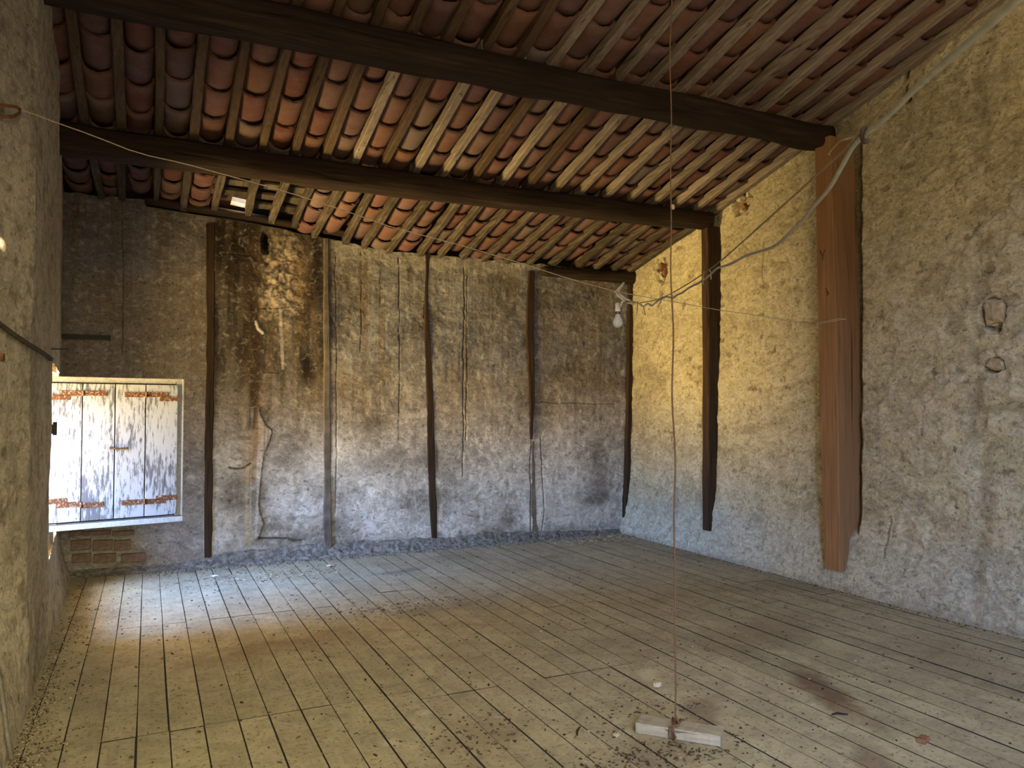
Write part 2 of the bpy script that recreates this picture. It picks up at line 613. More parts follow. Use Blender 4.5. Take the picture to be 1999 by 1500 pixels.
def mat_attr(name, rough=0.95, bumpd=0.002, sc=90):
    t = NT(name)
    a = t.n('ShaderNodeAttribute', attribute_name='Col').outputs['Color']
    n = t.noise(t.coord('Position'), sc, 4, 0.6)
    c = t.mix(1.0, a, t.ramp(n, [(0.3, 0.55), (0.7, 1.0)]), 'MULTIPLY')
    return t.done(c, rough, t.bump(n, bumpd, 0.8))


M['debris'] = mat_attr('loose_debris')
M['rubble'] = mat_attr('crumbled_mortar', 0.95, 0.012, 45)


def mat_glass():
    t = NT('bulb_glass')
    t.b.inputs['Transmission Weight'].default_value = 0.40
    t.b.inputs['IOR'].default_value = 1.25
    t.b.inputs['Roughness'].default_value = 0.18
    t.b.inputs['Specular IOR Level'].default_value = 0.5
    n = t.noise(t.coord('Object'), 30, 3, 0.5)
    return t.done(t.ramp(n, [(0.3, (0.90, 0.87, 0.80)), (0.7, (0.95, 0.93, 0.88))]), 0.18)


M['glass'] = mat_glass()

# ------------------------------------------------------------------ shape of the room
FARY = 7.95
BEAM_Y = (6.35, 4.80)


def zw(x):                       # rafter seat height along the back wall
    t = np.clip((np.asarray(x, float) - 0.0) / 2.2, 0, 1)
    return 3.44 + (3.17 - 3.44) * t


def zr(x, y):                    # underside of the rafters
    y = np.asarray(y, float)
    lo = 3.56 + (zw(x) - 3.56) * (y - 6.35) / (FARY - 6.35)
    return np.where(y <= 6.35, 3.56 + 0.268 * (6.35 - y), lo)


def XL(y, z):                    # inner face of the left wall
    y = np.asarray(y, float)
    base = np.where(y < 5.8, -0.542 - 0.019 * np.clip(y - 4.6, 0, 2), -0.565 - 0.155 * (y - 5.8) / 2.15)
    base = base - 0.24 * np.clip(4.6 - y, 0, 1.3) * ss(0.0, 0.7, np.asarray(z, float))      # the wall bulges here and falls away towards the viewer
    fl = np.clip(1 - np.asarray(z, float) / 0.6, 0, 1) ** 2
    return base + fl * (0.02 + 0.10 * np.clip((y - 5.8) / 2.15, 0, 1))


def XR(y, z):                    # inner face of the right wall
    z = np.asarray(z, float)
    return 5.32 + 0.025 * z - 0.13 * np.clip(1 - z / 0.75, 0, 1) ** 1.6


def onL(px, py, out=0.0):
    """point of the left wall's face under a photograph pixel, moved out into the room"""
    d = ray(px, py)
    lo, hi = 0.5, 7.5
    for _ in range(40):
        t = (lo + hi) / 2
        p = CP + d * t
        if p.x > float(XL(p.y, p.z)) + out:
            lo = t
        else:
            hi = t
    return CP + d * t


def gauss(x, z, c, rx, rz):
    return np.exp(-(((x - c[0]) / rx) ** 2 + ((z - c[1]) / rz) ** 2))


def F(px, py):                   # a point of the back wall's face
    p = onY(px, py, FARY)
    return (p.x, p.z)


def RW(px, py):                  # a point of the right wall's face
    p = onX(px, py, 5.3)
    return (p.y, p.z)


def C(*c):
    return np.array(c, float)


# ---- back wall
def build_back_wall():
    du = 0.0085
    xs = np.arange(-0.95, 5.62, du)
    top = zw(xs) + 0.03 + 0.05 * (fbm(xs * 9, xs * 0, 5, 3) - 0.5)
    xa, xb = F(285, 403)[0], F(705, 472)[0]
    plate = np.where((xs > xa) & (xs < xb), np.interp(xs, [xa, xb], [F(285, 403)[1], F(705, 472)[1]]), 99)
    top = np.minimum(top, plate)
    nv = 400
    v = np.linspace(0, 1, nv)[:, None]
    X = np.repeat(xs[None, :], nv, 0)
    Z = -0.02 + v * (top[None, :] + 0.02)
    base = fbm(X * 2.2, Z * 2.2, 1, 5)
    fine = fbm(X * 12, Z * 12, 2, 4)
    tro = fbm(X * 7 + 3 * fine, Z * 13 + 2 * base, 3, 4)
    streak = fbm(X * 26, Z * 0.7, 4, 4)
    streak2 = fbm(X * 60, Z * 1.6, 14, 3)
    col = C(0.37, 0.33, 0.285) * (0.30 + 1.35 * base)[..., None]
    col = col + (tro - 0.5)[..., None] * C(0.30, 0.28, 0.25)
    H = 0.030 * (base - 0.5) + 0.017 * (fine - 0.5) + 0.016 * (tro - 0.5)
    hi = ss(1.2, 2.6, Z)

    def mixc(m, c):
        nonlocal col
        col = col * (1 - m[..., None]) + C(*c) * m[..., None]
    # whitish lower plaster
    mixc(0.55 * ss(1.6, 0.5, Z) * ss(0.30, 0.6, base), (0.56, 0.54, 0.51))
    # smoked and dirty above, darkened and cooled further against the warm light
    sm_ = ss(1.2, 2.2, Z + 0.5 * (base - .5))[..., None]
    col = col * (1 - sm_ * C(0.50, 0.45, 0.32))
    # left grey-mauve bay, the shutter's shade put into its colour
    xl = F(404, 800)[0]
    mixc(0.75 * ss(xl + 0.03, xl - 0.03, X), (0.17, 0.152, 0.148))
    H = np.where(X < xl, H * 0.6, H)
    # streaked bay
    x0, x1 = F(418, 700)[0], F(632, 700)[0]
    bay = ss(x0 - .02, x0 + .02, X) * ss(x1 + .02, x1 - .02, X)
    mixc(bay * (0.35 + 0.6 * ss(0.45, 0.62, streak)) * ss(1.0, 2.1, Z), (0.095, 0.065, 0.04))
    mixc(bay * 0.8 * np.clip(ss(2.5, 3.1, Z) * (0.5 + streak), 0, 1), (0.06, 0.04, 0.028))
    # upper streaks, all bays
    mixc(0.62 * ss(0.48, 0.66, streak) * ss(0.9, 2.4, Z), (0.15, 0.115, 0.08))
    mixc(0.45 * ss(0.52, 0.7, streak2) * ss(1.3, 2.4, Z), (0.12, 0.095, 0.07))
    mixc(0.45 * ss(0.45, 0.62, fbm(X * 1.1, Z * 1.1, 9, 4)) * ss(0.8, 1.9, Z), (0.19, 0.14, 0.085))
    # pale band under the roof
    xc0, xc1 = F(650, 500)[0], F(1040, 520)[0]
    mixc(0.5 * ss(xc0, xc0 + .1, X) * ss(xc1, xc1 - .2, X) * ss(top[None, :] - 0.22, top[None, :] - 0.12, Z + 0.15 * (fine - 0.5)), (0.40, 0.37, 0.33))
    # rough patch where the render fell off
    pc = F(545, 545)
    rough = np.clip(gauss(X, Z, pc, 0.33, 0.62) * 1.8 - 0.55 + 1.0 * (fbm(X * 5, Z * 5, 21, 4) - 0.5), 0, 1)
    crackle = np.abs(fbm(X * 16, Z * 16, 22, 3) - 0.5) * 2
    H = H - 0.022 * rough + rough * 0.05 * (fbm(X * 14, Z * 14, 23, 4) - 0.5)
    rc = C(0.30, 0.24, 0.175) * (0.35 + 1.2 * ss(0.02, 0.35, crackle))[..., None]
    col = col * (1 - 0.85 * rough[..., None]) + rc * 0.85 * rough[..., None]
    # ochre run below it
    for pts, w, m, c in (
            ([F(498, 600), F(492, 700), F(500, 780), F(505, 850), F(490, 930)], 0.11, 0.75, (0.27, 0.165, 0.075)),
            ([F(475, 760), F(480, 860), F(478, 960), F(488, 1060)], 0.05, 0.55, (0.34, 0.26, 0.16)),
            ([F(500, 500), F(497, 560), F(490, 640)], 0.10, 0.9, (0.09, 0.06, 0.04)),
            ([F(585, 520), F(600, 600), F(590, 660)], 0.14, 0.65, (0.22, 0.145, 0.08)),
            ([F(505, 870), F(512, 900)], 0.05, 0.7, (0.20, 0.125, 0.07))):
        d = seg_dist(X, Z, pts) + 0.08 * (fbm(X * 9, Z * 5, 31, 4) - 0.5)
        mixc(m * ss(w, w * 0.2, d), c)
    # dark blots
    for (px, py, rx, rz, m, c) in ((600, 722, .10, .19, 0.95, (0.04, 0.027, 0.018)), (575, 935, .025, .07, .6, (0.2, 0.15, 0.10)), (570, 1012, .05, .04, .65, (0.15, 0.11, 0.08)),
                                   (1160, 975, .22, .09, .7, (0.12, 0.10, 0.085)), (520, 470, .05, .13, 1.0, (0.012, 0.009, 0.007)), (700, 560, .35, .25, .35, (0.12, 0.09, 0.06)),
                                   (970, 560, .3, .2, .4, (0.13, 0.095, 0.06)), (455, 500, .26, .4, .85, (0.06, 0.038, 0.024)), (612, 540, .10, .45, .8, (0.08, 0.05, 0.03)), (478, 640, .10, .4, .6, (0.09, 0.06, 0.035)), (1100, 800, .4, .08, .35, (0.17, 0.12, 0.07)),
                                   (430, 610, .2, .3, .35, (0.1, 0.08, 0.06)), (640, 660, .3, .25, .3, (0.1, 0.075, 0.05)), (1110, 640, .35, .3, .25, (0.17, 0.115, 0.06))):
        m_ = np.clip(gauss(X, Z, F(px, py), rx, rz) * 1.5 - 0.25 + 0.9 * (fbm(X * 8, Z * 8, 41, 4) - 0.5), 0, 1)
        mixc(m * m_, c)
    # old leak from the roof: the whole bay is browned, most where the water ran
    leak = bay * ss(1.45, 2.15, Z + 0.5 * (base - .5)) * (1 - 0.75 * np.clip(rough * 1.3, 0, 1))
    run = ss(0.40, 0.62, fbm(X * 9, Z * 1.3, 71, 4))
    col = col * (1 - leak * (0.30 + 0.42 * run))[..., None]
    d = seg_dist(X, Z, [F(492, 470), F(488, 560), F(500, 660), F(497, 760), F(493, 830)]) + 0.05 * (fbm(X * 12, Z * 4, 72, 4) - .5)
    mixc(0.85 * ss(0.075, 0.015, d), (0.045, 0.028, 0.018))
    # pocket left by a missing piece of render beside the rough patch
    pk = ss(0.045, 0.03, seg_dist(X, Z, [F(517, 462), F(518, 488)]) + 0.03 * (fine - 0.5))
    H = H - 0.09 * pk
    # whitish smear and peeled lip
    mixc(0.8 * ss(0.022, 0.008, seg_dist(X, Z, [F(546, 585), F(549, 640), F(552, 720)]) + 0.012 * (fine - 0.5)), (0.42, 0.38, 0.33))
    d = seg_dist(X, Z, [F(500, 628), F(504, 642), F(513, 650)])
    mixc(0.9 * ss(0.02, 0.008, d), (0.62, 0.58, 0.5))
    H = H + 0.012 * ss(0.022, 0.006, d)
    # blister of loose render, open along its right edge
    cr_ = [F(507, 790), F(509, 810), F(519, 830), F(531, 842), F(527, 860), F(516, 885), F(511, 915), F(508, 955), F(505, 985), F(509, 1005), F(516, 1022), F(505, 1050)]
    cz = np.array([p[1] for p in cr_])[::-1]
    cx = np.array([p[0] for p in cr_])[::-1]
    xe = np.interp(Z, cz, cx)
    inz = ss(cz[0] - .05, cz[0] + .05, Z) * ss(cz[-1] + .02, cz[-1] - .1, Z)
    bl = np.where(X < xe, ss(0.22, 0.0, xe - X), 0) * inz
    H = H + 0.022 * bl
    mixc(0.45 * bl * ss(0.4, 0.6, streak2), (0.60, 0.57, 0.50))
    # cracks and old joints: recessed lines
    cracks = [
        (cr_, 0.0045, 0.008), ([F(238, 385), F(239, 470), F(240, 600), F(240, 690)], 0.006, 0.015),
        ([F(905, 520), F(907, 600), F(904, 720), F(905, 830), F(903, 930)], 0.006, 0.02), ([F(912, 540), F(912, 700), F(909, 860)], 0.005, 0.015),
        ([F(778, 505), F(779, 620), F(780, 740), F(779, 860)], 0.005, 0.012), ([F(742, 500), F(743, 600)], 0.004, 0.01), ([F(705, 490), F(706, 600), F(704, 690)], 0.004, 0.01),
        ([F(836, 500), F(833, 560), F(829, 620)], 0.012, 0.04), ([F(1037, 860), F(1035, 900), F(1036, 1000), F(1035, 1035)], 0.008, 0.025),
        ([F(505, 1050), F(540, 1052), F(590, 1056)], 0.011, 0.03), ([F(440, 660), F(455, 662), F(470, 661)], 0.004, 0.01),
        ([F(510, 600), F(540, 602), F(570, 600)], 0.005, 0.012), ([F(515, 728), F(545, 728)], 0.006, 0.015), ([F(428, 495), F(480, 497), F(492, 499)], 0.006, 0.015),
        ([F(1045, 785), F(1120, 788), F(1200, 790)], 0.006, 0.015), ([F(655, 500), F(656, 640), F(657, 800), F(655, 1000)], 0.006, 0.010), ([F(1055, 850), F(1058, 920), F(1062, 1000), F(1058, 1035)], 0.008, 0.012),
        ([F(330, 1055), F(355, 1062), F(365, 1072)], 0.004, 0.01), ([F(448, 912), F(462, 916), F(476, 915), F(488, 906)], 0.012, 0.03)]
    for pts, w, dep in cracks:
        x0_, x1_ = min(p[0] for p in pts) - .06, max(p[0] for p in pts) + .06
        jj = np.where((xs > x0_) & (xs < x1_))[0]
        if not len(jj):
            continue
        s = slice(jj[0], jj[-1] + 1)
        d = seg_dist(X[:, s] + 0.020 * (fbm(X[:, s] * 6, Z[:, s] * 6, 51, 4) - 0.5), Z[:, s] + 0.02 * (vn(X[:, s] * 12, Z[:, s] * 12, 52) - .5), pts)
        m = ss(w, w * 0.35, d)
        H[:, s] -= dep * m
        col[:, s] = col[:, s] * (1 - 0.8 * m[..., None]) + C(0.05, 0.035, 0.025) * 0.8 * m[..., None]
    # bared brickwork beside the left corner
    bx = F(265, 1060)[0]
    bare = np.clip(ss(bx + 0.05, bx - 0.02, X + 0.12 * (fbm(X * 5, Z * 5, 61, 3) - .5)) * ss(0.60, 0.52, Z), 0, 1)
    H = H - 0.028 * bare
    mixc(0.7 * bare, (0.25, 0.22, 0.19))
    # dirt at the foot
    mixc(0.7 * ss(0.22, 0.05, Z + 0.12 * (fine - 0.5)), (0.20, 0.18, 0.155))
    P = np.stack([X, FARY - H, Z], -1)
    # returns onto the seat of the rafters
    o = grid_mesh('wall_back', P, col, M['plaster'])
    tag(o, 'stained plaster back wall with timber studs', None, None, 'structure')
    return o


wall_back = build_back_wall()


def stud(name, parent, line, widths, proud, mat, depth=0.06, seed=0, jitter=0.006):
    """irregular timber set in the back wall: line and widths in photograph pixels, made on the wall's own plane"""
    m = MB()
    pts = [F(*p) for p in line]
    n = 34
    zs = np.array([p[1] for p in pts])
    tt = np.linspace(0, 1, n)
    t0 = (zs - zs[0]) / (zs[-1] - zs[0])
    vs, fs = [], []
    for i, t in enumerate(tt):
        z = zs[0] + t * (zs[-1] - zs[0])
        x = np.interp(t, t0, [p[0] for p in pts])
        w = np.interp(t, t0, widths) * 0.0052
        jl = jitter * (vn(i * 0.7, 3.3, seed) - .5) * 2
        jr = jitter * (vn(i * 0.6, 9.3, seed) - .5) * 2
        pr = proud + 0.006 * (vn(i * 0.5, 5.1, seed) - .5)
        y = FARY - pr
        l, r = x - w / 2 + jl, x + w / 2 + jr
        c = min(0.008, w * 0.2)
        vs += [(l, y + depth, z), (l, y + c, z), (l + c, y, z), (r - c, y, z), (r, y + c, z), (r, y + depth, z)]
    for i in range(n - 1):
        for k in range(5):
            fs.append((i * 6 + k, i * 6 + k + 1, i * 6 + 7 + k, i * 6 + 6 + k))
    fs += [tuple(range(6))[::-1], tuple((n - 1) * 6 + k for k in range(6))]
    m.add(vs, fs)
    return m.build(name, mat, parent)


for line, wd, pr, mt, sd in (
        ([(411, 438), (412, 600), (409, 800), (407, 950), (406, 1092)], [15, 15, 14, 14, 14], 0.014, 'stud', 1),
        ([(636, 466), (637, 600), (638, 800), (639, 950), (640, 1075)], [9, 11, 13, 14, 15], 0.020, 'stud_dusty', 2),
        ([(836, 476), (835, 500), (833, 512), (832, 560), (832, 620), (836, 700), (840, 800), (842, 900), (845, 980), (848, 1052)], [15, 13, 5, 5, 9, 14, 16, 16, 15, 12], 0.012, 'stud', 3),
        ([(1037, 530), (1035, 600), (1034, 660), (1037, 740), (1038, 800), (1036, 858)], [14, 18, 18, 15, 11, 5], 0.022, 'stud', 4),
        ([(1040, 862), (1041, 920), (1041, 980), (1043, 1038)], [5, 8, 12, 14], 0.010, 'stud_dusty', 5),
        ([(1229, 545), (1228, 650), (1226, 780), (1223, 900), (1218, 990), (1214, 1040)], [13, 14, 14, 13, 9, 5], 0.055, 'stud', 6)):
    stud('timber_stud', wall_back, line, wd, pr, M[mt], 0.09, sd)


def hewn(name, a, b, h, d, mat, parent=None, seed=0, n=48, rough=0.012, h1=None, d1=None, sag=0.0, round_=0.3):
    """roughly squared timber from a to b (axis line), own geometry with waney edges; origin at a's end"""
    a, b = Vector(a), Vector(b)
    t = (b - a).normalized()
    up = Vector((0, 0, 1))
    side = t.cross(up).normalized()
    upn = side.cross(t).normalized()
    prof = [(-1, -1 + round_), (-1 + round_, -1), (0, -1.02), (1 - round_, -1), (1, -1 + round_), (1, 0), (1, 1 - round_), (1 - round_, 1), (0, 1.02), (-1 + round_, 1), (-1, 1 - round_), (-1, 0)]
    K = len(prof)
    vs, fs = [], []
    L = (b - a).length
    for i in range(n):
        s = i / (n - 1)
        hh = h + ((h1 if h1 is not None else h) - h) * s
        dd = d + ((d1 if d1 is not None else d) - d) * s
        c = a + t * (L * s) + Vector((0, 0, -sag * 4 * s * (1 - s)))
        c = c + side * rough * 1.5 * (float(vn(s * L * 0.9, 1.5, seed)) - .5) + upn * rough * 1.5 * (float(vn(s * L * 0.8, 7.5, seed)) - .5)
        for k, (u, w) in enumerate(prof):
            j = 1 + rough / max(hh, dd) * 4 * (float(vn(s * L * 2.6, k * 0.9, seed + 5)) - .5)
            vs.append(c + side * (u * dd / 2 * j) + upn * (w * hh / 2 * j) - a)
    for i in range(n - 1):
        for k in range(K):
            fs.append((i * K + k, (i + 1) * K + k, (i + 1) * K + (k + 1) % K, i * K + (k + 1) % K))
    fs += [tuple(range(K)), tuple((n - 1) * K + k for k in reversed(range(K)))]
    m = MB()
    m.add(vs, fs)
    o = m.build(name, mat, parent, smooth=True)
    o.location = a
    return o


# wall plates on the back wall
pa, pb = F(283, 398), F(706, 468)
hewn('wall_plate', (pa[0], FARY - 0.01, pa[1] + 0.03), (pb[0], FARY - 0.0, pb[1] + 0.03), 0.065, 0.20, M['beam'], wall_back, 3, 40, 0.008, 0.055)
pa, pb = F(1055, 532), F(1236, 543)
hewn('wall_plate', (pa[0], FARY - 0.02, pa[1]), (pb[0] + .05, FARY - 0.02, pb[1]), 0.10, 0.16, M['beam'], wall_back, 8, 24, 0.016, 0.15, round_=0.45)

# bared bricks low in the left corner
brick_rows = [(1038, 1047, ((135, 160), (162, 216), (219, 262))), (1056, 1076, ((138, 177), (181, 219), (222, 256))), (1083, 1100, ((140, 178), (182, 226), (236, 284)))]
for (ya, yb, runs) in brick_rows:
    for (xa, xb) in runs:
        p0, p1 = F(xa, yb), F(xb, yb)
        z1 = F(xa, ya)[1]
        m = MB()
        m.box((0, 0, 0), (p1[0] - p0[0], 0.05, z1 - p0[1]))
        b = m.build('brick', M['brick'], wall_back)
        b.location = (p0[0], FARY - 0.012 + random.uniform(-.004, .004), p0[1])
        b.rotation_euler = (0, random.uniform(-.02, .02), random.uniform(-.02, .02))
        bv = b.modifiers.new('bevel', 'BEVEL')
        bv.width, bv.segments = 0.006, 2


# ---- right wall
STONE_NICHES = ((RW(1432, 392), 0.16, 0.11), (RW(1278, 527), 0.12, 0.16))


def build_right_wall():
    dy = 0.0115
    ys = np.arange(1.7, 8.3, dy)
    nv = 430
    v = np.linspace(0, 1, nv)[:, None]
    Y = np.repeat(ys[None, :], nv, 0)
    top = zr(5.3, ys) + 0.22
    Z = -0.02 + v * (top[None, :] + 0.02)
    base = fbm(Y * 1.4, Z * 1.4, 101, 5)
    fine = fbm(Y * 11, Z * 11, 102, 4)
    warp = fbm(Y * 2.5, Z * 2.5, 103, 3)
    tro = fbm(Y * 5 + 4 * warp, Z * 9 + 4 * base, 104, 4)
    tro2 = fbm(Y * 13 + 6 * warp + 3 * Z, Z * 8 - 5 * base, 105, 3)
    patch = ss(0.52, 0.56, tro)
    patch2 = ss(0.55, 0.60, tro2)
    near = ss(4.9, 3.4, Y)
    H = 0.035 * (base - .5) + 0.014 * (fine - .5) + (0.004 + 0.003 * near) * patch + 0.004 * patch2 + (0.010 + 0.012 * near) * (tro - .5)
    col = C(0.44, 0.39, 0.265) * (0.70 + 0.6 * base)[..., None]

    def mixc(m, c):
        nonlocal col
        col = col * (1 - m[..., None]) + C(*c) * m[..., None]
    mixc(0.38 * patch, (0.47, 0.42, 0.33))
    mixc(0.40 * patch2, (0.50, 0.45, 0.36))
    mixc(0.5 * ss(0.42, 0.25, tro), (0.25, 0.205, 0.145))
    mixc(0.35 * ss(0.5, 0.65, fbm(Y * .9, Z * .9, 107, 3)), (0.27, 0.235, 0.175))
    mixc(0.7 * ss(0.27, 0.20, fine), (0.14, 0.11, 0.08))
    # greyer cement skirting
    sk = ss(0.62, 0.34, Z + 0.35 * (warp - .5))
    mixc(0.6 * sk, (0.43, 0.42, 0.35))
    mixc(0.4 * ss(0.08, 0.0, Z), (0.16, 0.13, 0.10))
    # rough joint of an older wall near the front
    j = RW(1905, 500)[0]
    d = np.abs(Y - j + 0.25 * (fbm(Z * 2, Y * 0 + 1.3, 109, 4) - .5))
    jm = ss(0.10, 0.01, d)
    H = H - 0.018 * jm * (0.4 + fine)
    mixc(0.55 * jm * ss(0.35, 0.6, fine), (0.19, 0.155, 0.11))
    # patches where the render fell away from the stones
    for (c, ry, rz) in STONE_NICHES + ((RW(1925, 610), 0.10, 0.12), (RW(1932, 712), 0.09, 0.06)):
        g = np.hypot((Y - c[0]) / ry, (Z - c[1]) / rz) + 0.9 * (fbm(Y * 9, Z * 9, 111, 3) - .5)
        m = ss(1.05, 0.9, g)
        H = H - 0.075 * m
        mixc(0.85 * m, (0.24, 0.19, 0.13))
        mixc(0.6 * ss(1.25, 1.1, g) * (1 - m), (0.52, 0.47, 0.37))
    # groove of broken plaster high near the roof
    d = seg_dist(Y, Z, [RW(1750, 130), RW(1742, 175), RW(1752, 190)])
    m = ss(0.03, 0.012, d)
    H = H - 0.05 * m
    mixc(m, (0.04, 0.03, 0.022))
    for pts in ([RW(1898, 527), RW(1912, 530), RW(1925, 526)], [RW(1918, 722), RW(1932, 726), RW(1945, 722)], [RW(1475, 470), RW(1474, 540), RW(1478, 560)], [RW(1735, 1010), RW(1733, 1060), RW(1728, 1090)]):
        d = seg_dist(Y + 0.03 * (fine - .5), Z, pts)
        m = ss(0.008, 0.003, d)
        H = H - 0.014 * m
        mixc(0.7 * m, (0.07, 0.055, 0.04))
    # chase left open beside the broad post, its shadow gap darkened in colour
    pq = RW(1650, 700)[0]
    ch = ss(pq - 0.115, pq - 0.095, Y) * ss(pq + 0.16, pq + 0.13, Y) * ss(0.42, 0.55, Z + 0.06 * (fine - .5)) * ss(3.85, 3.75, Z)
    H = H - 0.085 * ch
    mixc(0.6 * ch, (0.13, 0.10, 0.07))
    P = np.stack([XR(Y, Z) - H, Y, Z], -1)
    o = grid_mesh('wall_right', P, col, M['plaster_rough'], flip=True)
    tag(o, 'trowelled lime plaster wall on the right', None, None, 'structure')
    return o


wall_right = build_right_wall()


def rock(m, c, sx, sy, sz, seed, rot=0.0):
    """lumpy stone: a subdivided octahedron pushed about"""
    r = random.Random(seed)
    vs, fs = [], []
    nu, nvv = 8, 5
    for i in range(nvv + 1):
        th = math.pi * i / nvv
        for k in range(nu):
            ph = 2 * math.pi * k / nu
            j = r.uniform(0.82, 1.12)
            x, y, z = math.sin(th) * math.cos(ph), math.sin(th) * math.sin(ph), math.cos(th)
            q = 0.62
            x, y, z = [math.copysign(abs(a) ** q, a) for a in (x, y, z)]
            x, y = x, y * math.cos(rot) - z * math.sin(rot) * (sz / sy) if rot else y
            vs.append((c[0] + x * sx * j, c[1] + y * sy * j, c[2] + z * sz * j))
    for i in range(nvv):
        for k in range(nu):
            fs.append((i * nu + k, (i + 1) * nu + k, (i + 1) * nu + (k + 1) % nu, i * nu + (k + 1) % nu))
    m.add(vs, fs)


def niche_stone(name, px, py, sy, sz, mat, seed, out=0.0):
    p = RW(px, py)
    m = MB()
    rock(m, (0, 0, 0), 0.06, sy, sz, seed)
    o = m.build(name, M[mat], wall_right)
    o.location = (float(XR(p[0], p[1])) + 0.045 - out, p[0], p[1])
    o.rotation_euler = (random.uniform(-.5, .5), 0, 0)


for k, (px, py, sy, sz, mt) in enumerate((
        (1425, 385, .045, .035, 'stone_pale'), (1433, 400, .035, .03, 'brick_red'), (1446, 389, .06, .045, 'stone'), (1441, 376, .03, .03, 'stone_pale'), (1430, 408, .03, .02, 'stone_pale'),
        (1276, 518, .02, .05, 'brick_red'), (1268, 530, .03, .04, 'stone'), (1276, 538, .035, .06, 'stone_pale'), (1262, 524, .02, .04, 'stone'), (1283, 530, .018, .05, 'brick_red'), (1263, 548, .03, .03, 'stone_pale'), (1280, 507, .02, .03, 'stone_pale'), (1270, 510, .02, .04, 'stone'),
        (1926, 608, .095, .095, 'stone'), (1938, 596, .03, .03, 'stone_pale'), (1931, 711, .075, .05, 'stone'), (1944, 712, .03, .03, 'stone_pale'), (1914, 596, .03, .035, 'stone'))):
    niche_stone('stone', px, py, sy, sz, mt, 40 + k)


# ---- left wall, with the opening
def build_left_wall():
    dy = 0.014
    n0 = int((WY0 + 1.75) / dy)
    ya = np.linspace(-1.75, WY0, n0)
    yb = np.linspace(WY0, WY1, int((WY1 - WY0) / dy))[1:]
    yc = np.linspace(WY1, 8.35, int((8.35 - WY1) / dy))[1:]
    ys = np.concatenate([ya, yb, yc])
    za = np.linspace(-0.02, WZ0, 40)
    zb = np.linspace(WZ0, WZ1, 90)[1:]
    vlow = np.concatenate([za, zb])
    vt = np.linspace(0, 1, 150)[1:]
    top = zr(-0.6, ys) + 0.22
    Z = np.concatenate([np.repeat(vlow[:, None], len(ys), 1), WZ1 + vt[:, None] * (top[None, :] - WZ1)], 0)
    Y = np.repeat(ys[None, :], Z.shape[0], 0)
    base = fbm(Y * 1.3, Z * 1.3, 201, 4)
    fine = fbm(Y * 12, Z * 12, 202, 4)
    tro = fbm(Y * 6, Z * 3, 203, 4)
    H = 0.030 * (base - .5) + 0.010 * (fine - .5) + 0.010 * (tro - .5)
    edge = np.clip(np.minimum(np.abs(Y - WY0), np.abs(Y - WY1)) / 0.05, 0, 1)
    opn = (Z > WZ0 - .06) & (Z < WZ1 + .06) & (Y > WY0 - .06) & (Y < WY1 + .06)
    H = np.where(opn, H * np.clip(edge, 0.2, 1), H)
    H = H - 0.012 * np.where((Z > WZ0 - .06) & (Z < WZ1 + .06), ss(WY0 - 0.06, WY0, Y) * (Y <= WY0 + 1e-6), 0)
    col = C(0.44, 0.385, 0.29) * (0.7 + 0.6 * base)[..., None] + (tro - .5)[..., None] * C(.12, .11, .09)
    m = 0.6 * ss(0.34, 0.24, fine)
    col = col * (1 - m[..., None]) + C(0.15, 0.12, 0.085) * m[..., None]
    yc_, zc_ = (ys[:-1] + ys[1:]) / 2, (Z[:-1, 0] + Z[1:, 0]) / 2
    hole = (yc_[None, :] > WY0) & (yc_[None, :] < WY1) & (zc_[:, None] > WZ0) & (zc_[:, None] < WZ1)
    hole[40 + 89 - 1:, :] = False
    P = np.stack([XL(Y, Z) + H, Y, Z], -1)
    o = grid_mesh('wall_left', P, col, M['plaster'], keep=~hole, flip=False)
    tag(o, 'rough plaster wall on the left with an opening', None, None, 'structure')
    return o


wall_left = build_left_wall()
rv = MB()
XO = -1.10
for lo, hi in (((XO, WY0 - 0.25, WZ0 - 0.2), (-0.60, WY0 - 0.004, WZ1 + 0.2)), ((XO, WY1 + 0.004, WZ0 - 0.2), (-0.76, WY1 + 0.25, WZ1 + 0.2)),
               ((XO, WY0 - 0.05, WZ0 - 0.2), (-0.70, WY1 + 0.05, WZ0 - 0.004)), ((XO, WY0 - 0.05, WZ1 + 0.004), (-0.70, WY1 + 0.05, WZ1 + 0.2))):
    rv.box(lo, hi)
rv.build('window_reveal', M['outer'], wall_left)

# outer shells that close the room (fill-light opening added in the back)
sh = MB()
sh.box((-0.95, BACKY - 0.3, -0.1), (DX0, BACKY, 6.4))
sh.box((DX1, BACKY - 0.3, -0.1), (5.7, BACKY, 6.4))
sh.box((DX0, BACKY - 0.3, DZ1), (DX1, BACKY, 6.4))
sh.box((DX0, BACKY - 0.3, -0.1), (DX1, BACKY, DZ0))
wf = sh.build('wall_front', M['outer'])
tag(wf, 'masonry wall behind the viewpoint with an opening added for fill light', None, None, 'structure')
sh = MB()
sh.box((5.33, BACKY - 0.3, -0.1), (5.7, 1.72, 6.4))
sh.build('outer_masonry', M['outer'], wall_right)
sh = MB()
sh.box((-1.3, 8.12, -0.1), (5.8, 8.3, 2.9))
sh.build('outer_masonry', M['outer'], wall_back)

# unseen wall added outside the opening to cut light reaching the near room
sh = MB()
sh.box((-13, 7.75, -4), (-1.15, 8.1, 6.0))
blocker = sh.build('wall_light_blocker', simple('ochre_render', (0.56, 0.43, 0.25), 0.95, 6, 0.2, 0.01))
tag(blocker, 'unseen outer wall added to block light beyond the opening', None, None, 'structure')

